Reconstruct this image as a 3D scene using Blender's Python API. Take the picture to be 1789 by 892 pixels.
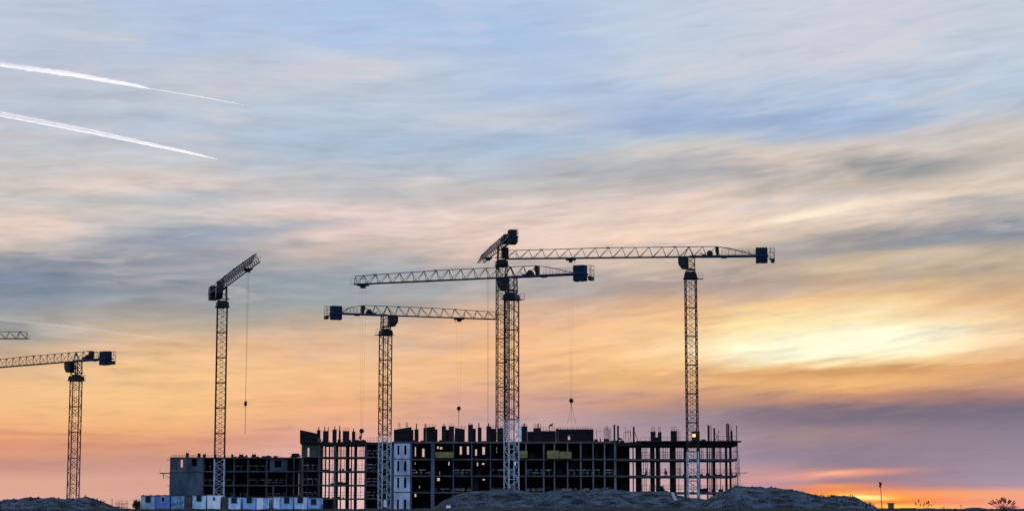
import bpy, bmesh, math, random
from mathutils import Vector, Matrix, noise as mnoise
random.seed(7)
R = math.radians
C = bpy.context.scene.collection
for o in list(bpy.data.objects): bpy.data.objects.remove(o)

# ------------------------------------------------------------------ camera
W, H, F = 1789.0, 892.0, 3500.0          # picture size and focal length in picture units
YH = 890.0                               # row of the horizon
PITCH = math.atan((YH - H/2) / F)
scene = bpy.context.scene
cam = bpy.data.objects.new('camera', bpy.data.cameras.new('camera'))
C.objects.link(cam)
cam.data.sensor_width = 36.0
cam.data.lens = 36.0 * F / W
cam.rotation_euler = (math.pi/2 + PITCH, 0, 0)
cam.data.clip_start = 0.5
cam.data.clip_end = 400000
scene.camera = cam
sP, cP = math.sin(PITCH), math.cos(PITCH)

def ray(px, py):
    xr = (px - W/2) / F; yr = (H/2 - py) / F
    return Vector((xr, cP - yr*sP, sP + yr*cP))
def at(px, py, Y):                        # real point at depth Y
    d = ray(px, py); return d * (Y / d.y)
def atz(px, py, z):                       # real point at height z
    d = ray(px, py); return d * (z / d.z)
def proj(p):
    x = p[0]; f = p[1]*cP + p[2]*sP; u = -p[1]*sP + p[2]*cP
    return (W/2 + F*x/f, H/2 - F*u/f)

# ------------------------------------------------------------------ light and exposure
SUN_AZ, SUN_EL = 9.6, -0.35                # degrees right of the view axis; the sun has just gone under the horizon: the flat ground shades the site, the high contrails are still lit
def azel(px, py):
    d = ray(px, py).normalized()
    return math.degrees(math.atan2(d.x, d.y)), math.degrees(math.asin(d.z))
sl = bpy.data.lights.new('sun', 'SUN'); sl.energy = 3.0; sl.angle = R(0.5); sl.color = (1.0, 0.86, 0.70)
so = bpy.data.objects.new('sun', sl); C.objects.link(so)
so.rotation_euler = Vector((math.sin(R(SUN_AZ))*math.cos(R(SUN_EL)), math.cos(R(SUN_AZ))*math.cos(R(SUN_EL)),
                            math.sin(R(SUN_EL)))).to_track_quat('Z', 'Y').to_euler()
vs = scene.view_settings
vs.view_transform = 'Standard'; vs.look = 'None'; vs.exposure = 0; vs.gamma = 1; vs.use_curve_mapping = False

def lin(c): c = c/255.0; return c/12.92 if c <= 0.04045 else ((c+0.055)/1.055)**2.4
def rgb(r, g, b): return (lin(r), lin(g), lin(b), 1.0)

# columns of the sky: x in the picture -> [(y, r, g, b), ...] turned into directions below
SKY = {
 0: [(-40,186,198,214),(30,190,200,215),(120,186,196,213),(200,188,195,208),(265,198,199,201),(310,206,199,196),(345,203,196,191),(395,226,205,190),(430,202,192,184),(455,158,160,166),(480,138,146,158),(505,132,143,156),(535,152,156,160),(585,160,160,156),(622,205,174,145),(660,236,192,145),(712,242,192,138),(755,238,174,128),(772,222,155,120),(790,219,158,126),(815,198,148,138),(835,220,168,146),(890,222,172,156)],
 300:[(-40,178,196,222),(50,180,198,222),(110,190,200,216),(160,196,201,211),(230,184,196,211),(285,200,199,200),(322,216,203,196),(350,190,192,196),(372,208,200,192),(398,186,188,190),(420,152,162,175),(448,168,168,172),(480,144,152,163),(520,152,158,162),(560,178,168,156),(600,226,187,148),(650,241,197,143),(718,243,194,138),(754,237,178,128),(780,222,162,130),(800,202,152,138),(835,214,164,146),(890,218,168,154)],
 600:[(-40,172,196,228),(50,176,198,226),(125,200,205,213),(195,184,199,216),(255,172,190,209),(305,188,194,202),(338,192,190,192),(368,224,206,194),(402,226,204,190),(432,202,187,177),(462,172,171,173),(492,154,165,173),(530,160,165,166),(570,206,180,158),(610,232,188,150),(660,241,192,143),(706,238,182,136),(742,230,172,142),(765,222,170,160),(850,226,188,186),(890,226,188,186)],
 900:[(-40,182,200,224),(70,172,195,226),(115,182,199,222),(160,172,194,222),(208,199,203,212),(250,170,190,213),(300,186,194,204),(330,196,192,190),(352,216,201,189),(382,227,206,187),(412,230,205,184),(442,222,197,179),(470,192,178,172),(502,180,172,168),(532,208,178,156),(572,234,186,148),(620,243,191,142),(660,237,187,142),(690,216,168,146),(720,202,162,154),(750,196,163,168),(850,216,182,188),(890,216,182,188)],
 1200:[(-40,192,205,222),(70,193,206,222),(122,199,206,218),(155,188,200,220),(196,164,184,214),(218,162,182,212),(246,190,200,209),(268,206,201,196),(296,178,177,180),(320,196,186,181),(345,229,207,187),(380,234,210,184),(412,237,210,182),(432,216,196,177),(458,204,185,168),(488,174,160,156),(516,202,168,142),(546,236,190,148),(582,244,200,148),(620,247,200,140),(650,239,191,132),(682,216,167,128),(702,192,150,132),(722,164,140,146),(752,166,147,158),(805,172,152,167),(850,202,168,172),(890,204,170,174)],
 1350:[(-40,200,207,221),(110,202,207,218),(160,186,200,218),(205,158,180,212),(232,172,190,214),(252,200,197,195),(274,214,198,186),(300,172,168,168),(322,184,176,170),(348,222,204,184),(380,232,212,188),(402,222,200,176),(428,198,181,166),(458,184,168,155),(490,194,170,148),(518,222,180,143),(550,248,213,157),(586,254,240,186),(612,255,243,190),(634,244,200,130),(652,226,170,112),(678,226,174,120),(702,186,146,126),(722,138,122,134),(752,150,132,142),(800,152,136,152),(822,190,150,154),(850,186,150,158),(870,196,140,130),(890,220,130,100)],
 1500:[(-40,203,208,220),(100,203,207,218),(190,176,195,220),(214,160,184,214),(254,210,198,190),(290,162,162,162),(306,170,165,162),(326,204,188,173),(348,222,204,184),(372,232,212,188),(386,214,196,176),(402,188,175,166),(420,166,161,160),(440,205,185,162),(468,206,186,157),(490,201,172,142),(520,236,196,150),(550,248,222,168),(580,255,246,208),(608,255,245,190),(628,246,204,134),(645,220,165,106),(670,236,182,122),(690,206,151,122),(708,165,131,131),(728,126,115,131),(758,150,131,141),(800,146,131,146),(828,156,132,142),(848,168,132,140),(858,214,134,110),(868,244,140,84),(880,250,145,80),(890,245,140,85)],
 1789:[(-40,199,206,218),(80,196,205,218),(150,182,200,218),(190,196,200,208),(220,206,199,193),(260,196,186,179),(290,197,187,177),(320,217,202,187),(345,181,176,173),(370,184,177,170),(398,148,154,166),(415,160,158,160),(440,196,180,160),(478,190,170,146),(520,222,182,142),(560,241,202,152),(590,246,202,156),(620,236,187,142),(650,216,166,122),(680,191,146,126),(700,146,121,126),(722,130,120,136),(780,151,136,151),(830,161,146,161),(850,178,151,164),(860,232,168,150),(875,244,160,138),(890,240,160,150)],
}
# soft clouds laid over it: x, y, half width, half height, slope (rise to the right), colour, amount
BLOBS = [
 (180,462,190,9,.09,(130,140,157),.7),(60,487,90,12,.05,(112,132,156),.6),(400,398,70,7,.06,(140,158,180),.55),(250,490,110,5,.07,(186,178,178),.55),(110,520,100,10,.05,(128,146,170),.45),
 (180,325,130,9,.03,(222,204,196),.55),(40,398,90,13,.0,(232,208,192),.6),(300,415,110,8,.06,(152,158,172),.5),(560,440,60,10,.08,(214,190,178),.5),(350,452,90,5,.05,(146,150,166),.5),
 (1080,318,90,14,.03,(170,172,176),.55),(1100,268,110,6,.14,(214,204,196),.5),(1560,300,90,9,.06,(146,152,154),.55),(1430,372,75,5,.16,(252,232,208),.7),(1560,352,90,5,.14,(236,214,194),.6),
 (1640,420,160,8,.09,(134,146,160),.6),(1420,440,80,9,.04,(150,150,156),.55),(1180,505,110,9,.05,(176,156,150),.55),(1650,470,170,8,.04,(186,168,150),.4),(1500,405,110,6,.12,(176,168,164),.5),(1200,402,160,10,.06,(238,212,188),.5),
 (1480,648,210,4,.02,(196,140,88),.6),(1700,686,150,6,.02,(160,120,112),.5),(1420,668,160,4,.02,(240,190,130),.4),(1540,706,220,4,.02,(176,128,110),.45),
 (1470,598,190,27,.03,(255,253,228),.95),(1400,604,120,20,.02,(255,252,222),.7),(1380,572,170,34,.05,(252,226,160),.3),(1425,372,75,9,.16,(255,236,212),.9),
 (1570,346,130,8,.10,(232,212,192),.6),(1590,292,70,13,.05,(150,154,158),.75),(1470,300,120,12,.14,(170,168,166),.45),
 (1300,212,170,18,-.02,(160,180,208),.45),(1480,222,110,12,.08,(164,186,212),.35),(1700,405,170,11,.10,(146,152,164),.6),
 (1520,420,140,8,.08,(162,158,158),.6),(1290,492,90,16,.04,(170,155,150),.6),(1090,302,90,12,.06,(172,174,178),.5),
 (1470,826,72,4.5,.05,(255,165,125),.95),(1448,827,26,2.5,.05,(255,205,155),.9),(1466,848,42,4,.03,(250,160,95),.85),
 (1380,833,130,5,.05,(232,160,150),.6),(1500,866,110,12,-.01,(255,138,62),.9),(1496,867,52,6,-.01,(255,200,75),.95),(1504,868,26,4.5,-.01,(255,250,165),.97),
 (1560,884,90,3,.0,(255,215,90),.8),(1560,876,80,3,.0,(235,140,70),.7),(1640,862,130,6,-.02,(250,170,110),.7),(1420,760,110,12,.04,(172,142,142),.55),
 (1620,715,230,16,.0,(122,112,128),.5),(1280,700,220,10,.02,(202,150,118),.4),(1500,645,260,6,.02,(206,152,98),.55),
 (1180,205,120,14,.12,(160,180,212),.4),(960,290,110,9,.08,(176,180,186),.35),(760,345,120,8,.04,(186,186,190),.4),
 (460,395,110,9,.05,(150,164,182),.6),(380,412,90,12,.03,(146,158,176),.5),(60,460,140,14,.02,(140,148,162),.55),(90,505,150,16,.0,(128,142,158),.45),
 (280,470,120,7,.06,(182,176,178),.5),(220,520,130,7,.08,(172,168,166),.4),(60,755,130,4,-.03,(206,142,116),.6),(150,780,160,6,.02,(216,150,128),.5),
 (420,765,130,10,.04,(206,148,132),.5),(130,130,70,14,.2,(204,203,208),.35),(340,120,90,14,.2,(202,204,212),.5),(330,70,60,20,.1,(172,192,224),.5),
 (570,120,90,18,.15,(206,205,212),.5),(610,75,90,30,.0,(170,194,230),.4),(720,160,130,16,.15,(196,202,214),.35),(960,85,120,14,.1,(172,194,226),.4),
 (240,315,120,14,.1,(220,204,196),.5),(130,350,160,6,.03,(186,190,194),.45),(560,370,120,10,.08,(226,206,192),.4),(760,490,140,20,-.02,(158,166,172),.4),
 (1000,470,120,10,.0,(190,176,172),.4),(1330,650,200,8,.03,(222,168,110),.4),(1700,620,150,8,.05,(236,190,130),.3),(1160,262,120,8,.12,(212,204,198),.5),
]
w = bpy.data.worlds.new('World'); scene.world = w; w.use_nodes = True
nt = w.node_tree; nt.nodes.clear(); L = nt.links
def nd(t, **k):
    n = nt.nodes.new(t)
    for a, b in k.items(): setattr(n, a, b)
    return n
def setin(n, i, v):
    if v is None: return
    if hasattr(v, 'is_output') or isinstance(v, bpy.types.NodeSocket): L.new(v, n.inputs[i])
    else: n.inputs[i].default_value = v
def m(op, a, b=None, c=None, clamp=False):
    n = nd('ShaderNodeMath', operation=op); n.use_clamp = clamp
    setin(n, 0, a); setin(n, 1, b); setin(n, 2, c); return n.outputs[0]
def mixc(f, a, b, mode='MIX'):
    n = nd('ShaderNodeMix', data_type='RGBA', blend_type=mode); n.clamp_factor = True
    setin(n, 0, f); setin(n, 6, a); setin(n, 7, b); return n.outputs[2]
def smooth(v, a, b, lo=0.0, hi=1.0):
    n = nd('ShaderNodeMapRange', interpolation_type='SMOOTHSTEP')
    setin(n, 0, v); setin(n, 1, a); setin(n, 2, b); setin(n, 3, lo); setin(n, 4, hi); return n.outputs[0]
def vec(x, y, z=0.0):
    n = nd('ShaderNodeCombineXYZ'); setin(n, 0, x); setin(n, 1, y); setin(n, 2, z); return n.outputs[0]
def noi(v, detail=4, rough=.55, dist=0.0):
    n = nd('ShaderNodeTexNoise'); n.inputs['Scale'].default_value = 1.0
    n.inputs['Detail'].default_value = detail; n.inputs['Roughness'].default_value = rough
    n.inputs['Distortion'].default_value = dist
    L.new(v, n.inputs['Vector']); return m('SUBTRACT', n.outputs[0], .5)
tc = nd('ShaderNodeTexCoord'); sx = nd('ShaderNodeSeparateXYZ'); L.new(tc.outputs['Generated'], sx.inputs[0])
DEG = 57.29578
U = m('MULTIPLY', m('ARCTAN2', sx.outputs[0], sx.outputs[1]), DEG)
V = m('MULTIPLY', m('ARCSINE', sx.outputs[2]), DEG)
S = m('SUBTRACT', V, m('MULTIPLY', U, smooth(U, -12.0, 10.0, .02, .11)))       # cirrus runs slightly uphill to the right
lowfade = smooth(V, 0.5, 4.0, .25, 1.0)
n1 = noi(vec(m('MULTIPLY', U, .13), m('MULTIPLY', S, .75), 3.1), 4)
n2 = noi(vec(m('MULTIPLY', U, .36), m('MULTIPLY', S, 2.8), 9.7), 4, .5, .3)
n3 = noi(vec(m('MULTIPLY', U, 1.0), m('MULTIPLY', S, 7.0), 1.3), 4, .5, .3)
n4 = noi(vec(m('MULTIPLY', U, .22), m('MULTIPLY', S, 1.3), 21.0), 5, .6, .5)
V1 = m('ADD', V, m('MULTIPLY', lowfade, m('ADD', m('MULTIPLY', n1, .5), m('MULTIPLY', n2, .7))))
V1 = m('ADD', V1, m('MULTIPLY', m('MULTIPLY', lowfade, n3), .2))
U1 = m('ADD', U, m('ADD', m('MULTIPLY', n4, 4.5), m('MULTIPLY', n2, 2.5)))
VLO, VHI = -.6, 16.0
VR = m('DIVIDE', m('SUBTRACT', V1, VLO), VHI - VLO, clamp=True)
cols = []
for px, st in sorted(SKY.items()):
    r = nd('ShaderNodeValToRGB'); cr = r.color_ramp; cr.interpolation = 'CARDINAL' if False else 'LINEAR'
    pts = sorted(((azel(px, y)[1] - VLO) / (VHI - VLO), rgb(a, b, min(255, c + (8 if 330 <= y <= 442 and a > 213 else 0)))) for y, a, b, c in st)
    while len(pts) > 32:                       # a ramp holds 32 stops: drop the one that changes least
        k = min(range(1, len(pts)-1), key=lambda i: sum(abs(pts[i][1][j]-(pts[i-1][1][j]+pts[i+1][1][j])/2) for j in range(3)))
        pts.pop(k)
    while len(cr.elements) > 1: cr.elements.remove(cr.elements[-1])
    cr.elements[0].position = pts[0][0]; cr.elements[0].color = pts[0][1]
    for p, c in pts[1:]:
        e = cr.elements.new(min(1, p)); e.color = c
    L.new(VR, r.inputs[0]); cols.append((azel(px, 500)[0], r.outputs[0]))
col = cols[0][1]
for (a, _), (b, c) in zip(cols, cols[1:]):
    col = mixc(smooth(U1, a, b), col, c)
Ub = m('ADD', U, m('ADD', m('MULTIPLY', n1, 1.6), m('MULTIPLY', n2, 1.6)))
Vb = m('ADD', V, m('MULTIPLY', lowfade, m('ADD', m('MULTIPLY', n2, .40), m('MULTIPLY', n3, .3))))
for x, y, rx, ry, sl_, c, am in BLOBS:
    a, e = azel(x, y); k = 1/61.0
    du = m('SUBTRACT', Ub, a); dv = m('SUBTRACT', m('SUBTRACT', Vb, e), m('MULTIPLY', du, sl_))
    q = m('ADD', m('POWER', m('DIVIDE', m('ABSOLUTE', du), rx*k*1.5), 2.0), m('POWER', m('DIVIDE', m('ABSOLUTE', dv), ry*k*1.5), 2.0))
    g = m('MULTIPLY', m('POWER', 2.71828, m('MULTIPLY', q, -1.6)), am)
    col = mixc(g, col, rgb(*c))
# fine streaks, cool grey and warm pale
st1 = smooth(m('ADD', n3, m('MULTIPLY', n2, .8)), .02, .30, 0, 1.0)
st2 = smooth(m('ADD', n3, m('MULTIPLY', n2, .8)), -.02, -.30, 0, 1.0)
sfade = m('MULTIPLY', smooth(V, .3, 3.0, .35, 1.0), smooth(V, 7.0, 12.0, 1.0, .45))
col = mixc(m('MULTIPLY', m('MULTIPLY', st1, .5), sfade), col, mixc(1.0, col, (1.14, 1.09, 1.05, 1), 'MULTIPLY'))
col = mixc(m('MULTIPLY', m('MULTIPLY', st2, .6), sfade), col, mixc(1.0, col, (.80, .84, .90, 1), 'MULTIPLY'))
# wisps of cirrus, pale and slightly warm, with blue-grey hollows between them
n5 = noi(vec(m('ADD', m('MULTIPLY', U, .30), m('MULTIPLY', n4, 1.0)), m('ADD', m('MULTIPLY', S, 1.6), m('MULTIPLY', n4, 1.5)), 40.0), 6, .52, .5)
wf = m('MULTIPLY', smooth(V, 2.5, 6.0), smooth(V, 15.5, 11.0, .55, 1.0))
col = mixc(m('MULTIPLY', smooth(n5, .03, .22), m('MULTIPLY', wf, .55)), col, mixc(.5, col, rgb(232, 216, 205)))
col = mixc(m('MULTIPLY', smooth(n5, -.02, -.22), m('MULTIPLY', wf, .55)), col, mixc(.5, col, rgb(160, 172, 190)))
n6 = noi(vec(m('ADD', m('MULTIPLY', U, .45), m('MULTIPLY', n4, .8)), m('ADD', m('MULTIPLY', S, 3.0), m('MULTIPLY', n4, .8)), 77.0), 5, .55, .2)
k6 = m('ADD', 1.03, m('MULTIPLY', m('MULTIPLY', n6, m('MULTIPLY', smooth(V, 2.6, 4.5), smooth(V, 13.0, 8.5, .35, 1.0))), .55))
vm = nd('ShaderNodeVectorMath', operation='SCALE'); L.new(col, vm.inputs[0]); L.new(k6, vm.inputs[3]); col = vm.outputs[0]
gm = nd('ShaderNodeGamma'); L.new(col, gm.inputs[0]); gm.inputs[1].default_value = 1.05; col = gm.outputs[0]
# the rest of the sky: blue dusk with veils of high cloud, paler and bluer away from the sunset
nc = noi(vec(m('MULTIPLY', sx.outputs[0], 3.0), m('MULTIPLY', sx.outputs[1], 3.0), m('MULTIPLY', sx.outputs[2], 5.0)), 5, .6, .5)
veil = mixc(smooth(nc, -.2, .2), (.50, .78, 1.28, 1), (.74, .92, 1.26, 1))
absU = m('ABSOLUTE', U)
away = m('MAXIMUM', smooth(V, 14.5, 30.0), smooth(absU, 20.0, 60.0))
col = mixc(away, col, veil)
sky = nd('ShaderNodeTexSky'); sky.sky_type = 'NISHITA'; sky.sun_disc = False
sky.sun_elevation = R(SUN_EL); sky.sun_rotation = R(SUN_AZ)
bgs = nd('ShaderNodeBackground'); L.new(sky.outputs[0], bgs.inputs[0]); bgs.inputs[1].default_value = .1
bgc = nd('ShaderNodeBackground'); L.new(col, bgc.inputs[0]); bgc.inputs[1].default_value = 1.0
gap = m('MULTIPLY', away, smooth(nc, .05, -.2, 0, .35))
mx = nd('ShaderNodeMixShader'); L.new(gap, mx.inputs[0]); L.new(bgc.outputs[0], mx.inputs[1]); L.new(bgs.outputs[0], mx.inputs[2])
wo = nd('ShaderNodeOutputWorld'); L.new(mx.outputs[0], wo.inputs[0])
w.cycles.sampling_method = 'MANUAL'; w.cycles.sample_map_resolution = 2048

# ------------------------------------------------------------------ materials
def mat(name, c1, c2=None, scale=2.0, rough=.8, metal=0.0, bump=0.0, detail=6, stretch=(1, 1, 1), lo=.35, hi=.65, spec=.12):
    ma = bpy.data.materials.new(name); ma.use_nodes = True
    t = ma.node_tree; b = t.nodes['Principled BSDF']
    b.inputs['Roughness'].default_value = rough; b.inputs['Metallic'].default_value = metal
    b.inputs['Specular IOR Level'].default_value = spec
    tcn = t.nodes.new('ShaderNodeTexCoord'); mp = t.nodes.new('ShaderNodeMapping'); mp.inputs['Scale'].default_value = stretch
    geo = t.nodes.new('ShaderNodeNewGeometry')
    t.links.new(geo.outputs['Position'], mp.inputs[0])
    n = t.nodes.new('ShaderNodeTexNoise'); n.inputs['Scale'].default_value = scale; n.inputs['Detail'].default_value = detail
    n.inputs['Roughness'].default_value = .6
    t.links.new(mp.outputs[0], n.inputs['Vector'])
    r = t.nodes.new('ShaderNodeValToRGB'); r.color_ramp.elements[0].position = lo; r.color_ramp.elements[1].position = hi
    c2 = c2 or tuple(x*.75 for x in c1)
    r.color_ramp.elements[0].color = (*c2, 1); r.color_ramp.elements[1].color = (*c1, 1)
    t.links.new(n.outputs[0], r.inputs[0]); t.links.new(r.outputs[0], b.inputs['Base Color'])
    if bump:
        bp = t.nodes.new('ShaderNodeBump'); bp.inputs['Strength'].default_value = .7; bp.inputs['Distance'].default_value = bump
        t.links.new(n.outputs[0], bp.inputs['Height']); t.links.new(bp.outputs[0], b.inputs['Normal'])
    return ma
def gridmat(name, c1, c2, sx_, sz_):
    """plywood faced with a grid of ribs"""
    ma = mat(name, c1, c2, 1.5, .8)
    t = ma.node_tree; b = t.nodes['Principled BSDF']
    br = t.nodes.new('ShaderNodeTexBrick'); br.offset = 0; br.inputs['Scale'].default_value = 1
    br.inputs['Brick Width'].default_value = sx_; br.inputs['Row Height'].default_value = sz_
    br.inputs['Mortar Size'].default_value = .035; br.inputs['Color1'].default_value = (1, 1, 1, 1); br.inputs['Color2'].default_value = (.75, .75, .75, 1)
    br.inputs['Mortar'].default_value = (.35, .35, .35, 1)
    geo = t.nodes.new('ShaderNodeNewGeometry'); s = t.nodes.new('ShaderNodeSeparateXYZ'); c = t.nodes.new('ShaderNodeCombineXYZ')
    t.links.new(geo.outputs['Position'], s.inputs[0]); t.links.new(s.outputs[0], c.inputs[0]); t.links.new(s.outputs[2], c.inputs[1])
    t.links.new(c.outputs[0], br.inputs['Vector'])
    mi = t.nodes.new('ShaderNodeMix'); mi.data_type = 'RGBA'; mi.blend_type = 'MULTIPLY'; mi.inputs[0].default_value = 1
    old = b.inputs['Base Color'].links[0].from_socket
    t.links.new(old, mi.inputs[6]); t.links.new(br.outputs[0], mi.inputs[7]); t.links.new(mi.outputs[2], b.inputs['Base Color'])
    return ma
M = dict(
 concrete=mat('raw_concrete', (.085, .088, .095), (.03, .033, .037), .55, .9, bump=.03, stretch=(1, 1, .5), lo=.3, hi=.7),
 edge=mat('slab_edge_concrete', (.10, .105, .115), (.03, .033, .04), .7, .9, stretch=(1, 1, 2), lo=.3, hi=.7),
 panel=mat('pale_wall_panel', (.46, .50, .62), (.15, .17, .24), .8, .8, stretch=(1, 1, .35), lo=.3, hi=.6),
 bluewall=mat('smooth_poured_wall', (.085, .115, .155), (.035, .046, .062), .35, .8, stretch=(1, 1, .3)),
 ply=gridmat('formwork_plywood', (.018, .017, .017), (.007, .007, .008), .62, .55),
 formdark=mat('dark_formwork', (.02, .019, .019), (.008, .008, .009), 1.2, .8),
 rebar=mat('rusty_rebar', (.12, .055, .035), (.05, .028, .02), 4, .8),
 prop=mat('steel_prop', (.025, .023, .023), (.012, .011, .011), 3, .6, .3),
 board=mat('pale_board', (.40, .39, .37), (.12, .12, .12), 1.5, .85),
 plank=mat('timber_plank', (.22, .19, .15), (.08, .07, .06), 2, .85, stretch=(.5, 1, 3)),
 mastlit=mat('galvanised_mast_steel', (.42, .46, .52), (.20, .22, .26), 1.3, .5, .0, lo=.3, hi=.6),  # pale copy of the mast steel with the brightness low down painted in
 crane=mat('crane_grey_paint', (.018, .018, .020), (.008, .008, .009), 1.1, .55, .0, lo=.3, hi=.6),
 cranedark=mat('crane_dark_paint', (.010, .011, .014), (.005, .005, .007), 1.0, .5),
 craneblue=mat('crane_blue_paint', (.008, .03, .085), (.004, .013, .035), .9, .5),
 innerwall_lit=mat('poured_cross_wall_lit', (.17, .19, .22), (.07, .08, .095), .5, .85, stretch=(1, 1, .4)),  # paler copy of the wall material, light on the right-hand walls painted in
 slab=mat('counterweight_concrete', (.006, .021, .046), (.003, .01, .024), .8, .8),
 cable=mat('steel_rope', (.04, .04, .045), None, 3, .5, .5),
 yellow=mat('yellow_paint', (.30, .28, .11), (.16, .15, .07), 1.6, .7),
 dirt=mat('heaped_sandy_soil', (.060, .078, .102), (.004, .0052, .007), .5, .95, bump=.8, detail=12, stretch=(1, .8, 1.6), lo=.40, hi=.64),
 dirtdark=mat('overgrown_soil', (.016, .018, .017), (.005, .006, .006), .22, .95, bump=.2, detail=10),
 ground=mat('rough_ground', (.022, .022, .019), (.008, .009, .007), .08, .95, detail=10),
 grass=mat('dry_grass', (.013, .015, .013), (.006, .007, .006), 1, .9),
 weed=mat('dry_weed', (.06, .04, .025), (.03, .02, .012), 3, .9),
 leaf=mat('dark_leaf', (.03, .04, .02), (.015, .02, .01), 3, .8),
 bark=mat('bark', (.05, .04, .03), None, 6, .9),
 glass=mat('dark_glass', (.012, .014, .018), None, 1, .12),
 white=mat('white_sheet', (.78, .80, .82), (.6, .62, .66), 1.5, .7),
 brick=mat('brick_wall', (.16, .10, .08), (.09, .06, .05), 2, .9),
 roofing=mat('dark_roofing', (.03, .03, .035), None, 1, .8),
 cloth_dark=mat('dark_work_clothes', (.03, .03, .04), None, 6, .9),
 skin=mat('skin', (.28, .16, .11), None, 4, .6),
 helmet=mat('safety_helmet', (.4, .2, .05), None, 2, .4),
)
def cabinpaint(name, a, b):
    """cabin paint with streaks of wear"""
    return mat(name, a, b, 1.1, .6, stretch=(1.6, 1, .55), lo=.34, hi=.62)
M['cab1'] = cabinpaint('pale_grey_blue_cabin', (.32, .42, .55), (.17, .24, .36))
M['cab2'] = cabinpaint('blue_cabin', (.13, .22, .52), (.07, .13, .33))
M['cab3'] = cabinpaint('sky_blue_cabin', (.22, .42, .66), (.10, .18, .26))
M['cab4'] = cabinpaint('white_blue_cabin', (.62, .74, .86), (.22, .38, .60))
M['cab5'] = cabinpaint('white_cabin', (.80, .82, .86), (.55, .60, .70))
M['cab6'] = cabinpaint('rusty_brown_cabin', (.10, .085, .08), (.045, .04, .04))
M['cab7'] = cabinpaint('mid_blue_cabin', (.30, .48, .76), (.16, .28, .52))
M['trim'] = mat('cabin_trim', (.05, .06, .08), None, 2, .6)

# ------------------------------------------------------------------ mesh helpers
class MB:
    def __init__(s): s.v = []; s.f = []
    def box(s, a, b):
        x0, y0, z0 = a; x1, y1, z1 = b; i = len(s.v)
        s.v += [(x0,y0,z0),(x1,y0,z0),(x1,y1,z0),(x0,y1,z0),(x0,y0,z1),(x1,y0,z1),(x1,y1,z1),(x0,y1,z1)]
        s.f += [tuple(i+k for k in q) for q in ((0,3,2,1),(4,5,6,7),(0,1,5,4),(1,2,6,5),(2,3,7,6),(3,0,4,7))]
        return s
    def bar(s, p, q, r=.05, n=4, r2=None):
        p = Vector(p); q = Vector(q); d = (q - p)
        if d.length < 1e-6: return s
        d.normalize(); up = Vector((0, 0, 1)) if abs(d.z) < .95 else Vector((1, 0, 0))
        a = d.cross(up).normalized(); b = a.cross(d); i = len(s.v); r2 = r if r2 is None else r2
        for c, rr in ((p, r), (q, r2)):
            for k in range(n):
                t = 2*math.pi*(k+.5)/n; s.v.append(tuple(c + (a*math.cos(t) + b*math.sin(t))*rr))
        for k in range(n):
            k2 = (k+1) % n; s.f.append((i+k, i+k2, i+n+k2, i+n+k))
        s.f.append(tuple(i+k for k in reversed(range(n)))); s.f.append(tuple(i+n+k for k in range(n)))
        return s
    def prism(s, pts, y0, y1):             # outline in x,z pushed through y
        i = len(s.v); n = len(pts)
        s.v += [(x, y0, z) for x, z in pts] + [(x, y1, z) for x, z in pts]
        s.f.append(tuple(range(i, i+n))); s.f.append(tuple(reversed(range(i+n, i+2*n))))
        for k in range(n): s.f.append((i+k, i+n+k, i+n+(k+1) % n, i+(k+1) % n))
        return s
    def lathe(s, c, prof, n=10):
        i = len(s.v); c = Vector(c)
        for r, z in prof:
            for k in range(n):
                t = 2*math.pi*k/n; s.v.append((c.x + r*math.cos(t), c.y + r*math.sin(t), c.z + z))
        for j in range(len(prof)-1):
            for k in range(n):
                k2 = (k+1) % n; s.f.append((i+j*n+k, i+j*n+k2, i+(j+1)*n+k2, i+(j+1)*n+k))
        s.f.append(tuple(i+k for k in reversed(range(n)))); s.f.append(tuple(i+(len(prof)-1)*n+k for k in range(n)))
        return s
    def build(s, name, ma, parent=None, rz=0.0, loc=(0, 0, 0)):
        me = bpy.data.meshes.new(name); me.from_pydata(s.v, [], s.f); me.update()
        bm = bmesh.new(); bm.from_mesh(me); bmesh.ops.recalc_face_normals(bm, faces=bm.faces); bm.to_mesh(me); bm.free()
        me.materials.append(M[ma] if isinstance(ma, str) else ma)
        o = bpy.data.objects.new(name, me); C.objects.link(o)
        o.parent = parent; o.rotation_euler.z = rz; o.location = loc
        return o
def tag(o, label=None, cat=None, group=None, kind=None):
    if label: o['label'] = label
    if cat: o['category'] = cat
    if group: o['group'] = group
    if kind: o['kind'] = kind
    return o
def thing(name, label, cat, loc=(0, 0, 0), rz=0, group=None):
    o = bpy.data.objects.new(name, None); C.objects.link(o); o.location = loc; o.rotation_euler.z = rz
    o.empty_display_size = .5
    return tag(o, label, cat, group)
def copy_part(o, parent, loc=None):
    c = o.copy(); C.objects.link(c); c.parent = parent
    if loc is not None: c.location = loc
    for ch in list(o.children): copy_part(ch, c)
    return c

# ------------------------------------------------------------------ ground
def gz(x, y):                              # ground height: a gentle dip towards the camera
    t = max(0, min(1, (y - 60) / 160)); t = t*t*(3-2*t)
    return -1.7 + 1.62*t
def ground():
    v = []; f = []
    ys = [-400, -50, 0] + [20*k for k in range(1, 16)] + [340, 380, 450, 600, 1000, 2000, 5000, 12000, 40000]
    xs = [-40000, -8000, -2000, -600, -250] + [-200 + 20*k for k in range(21)] + [250, 600, 2000, 8000, 40000]
    for y in ys:
        for x in xs:
            z = gz(x, y) + (mnoise.noise(Vector((x*.03, y*.03, 0)))*.12 if abs(x) < 260 and 0 < y < 340 else 0)
            v.append((x, y, z))
    n = len(xs)
    for j in range(len(ys)-1):
        for i in range(n-1): f.append((j*n+i, j*n+i+1, (j+1)*n+i+1, (j+1)*n+i))
    b = MB(); b.v = v; b.f = f
    tag(b.build('ground', 'ground'), kind='structure')
ground()

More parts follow.
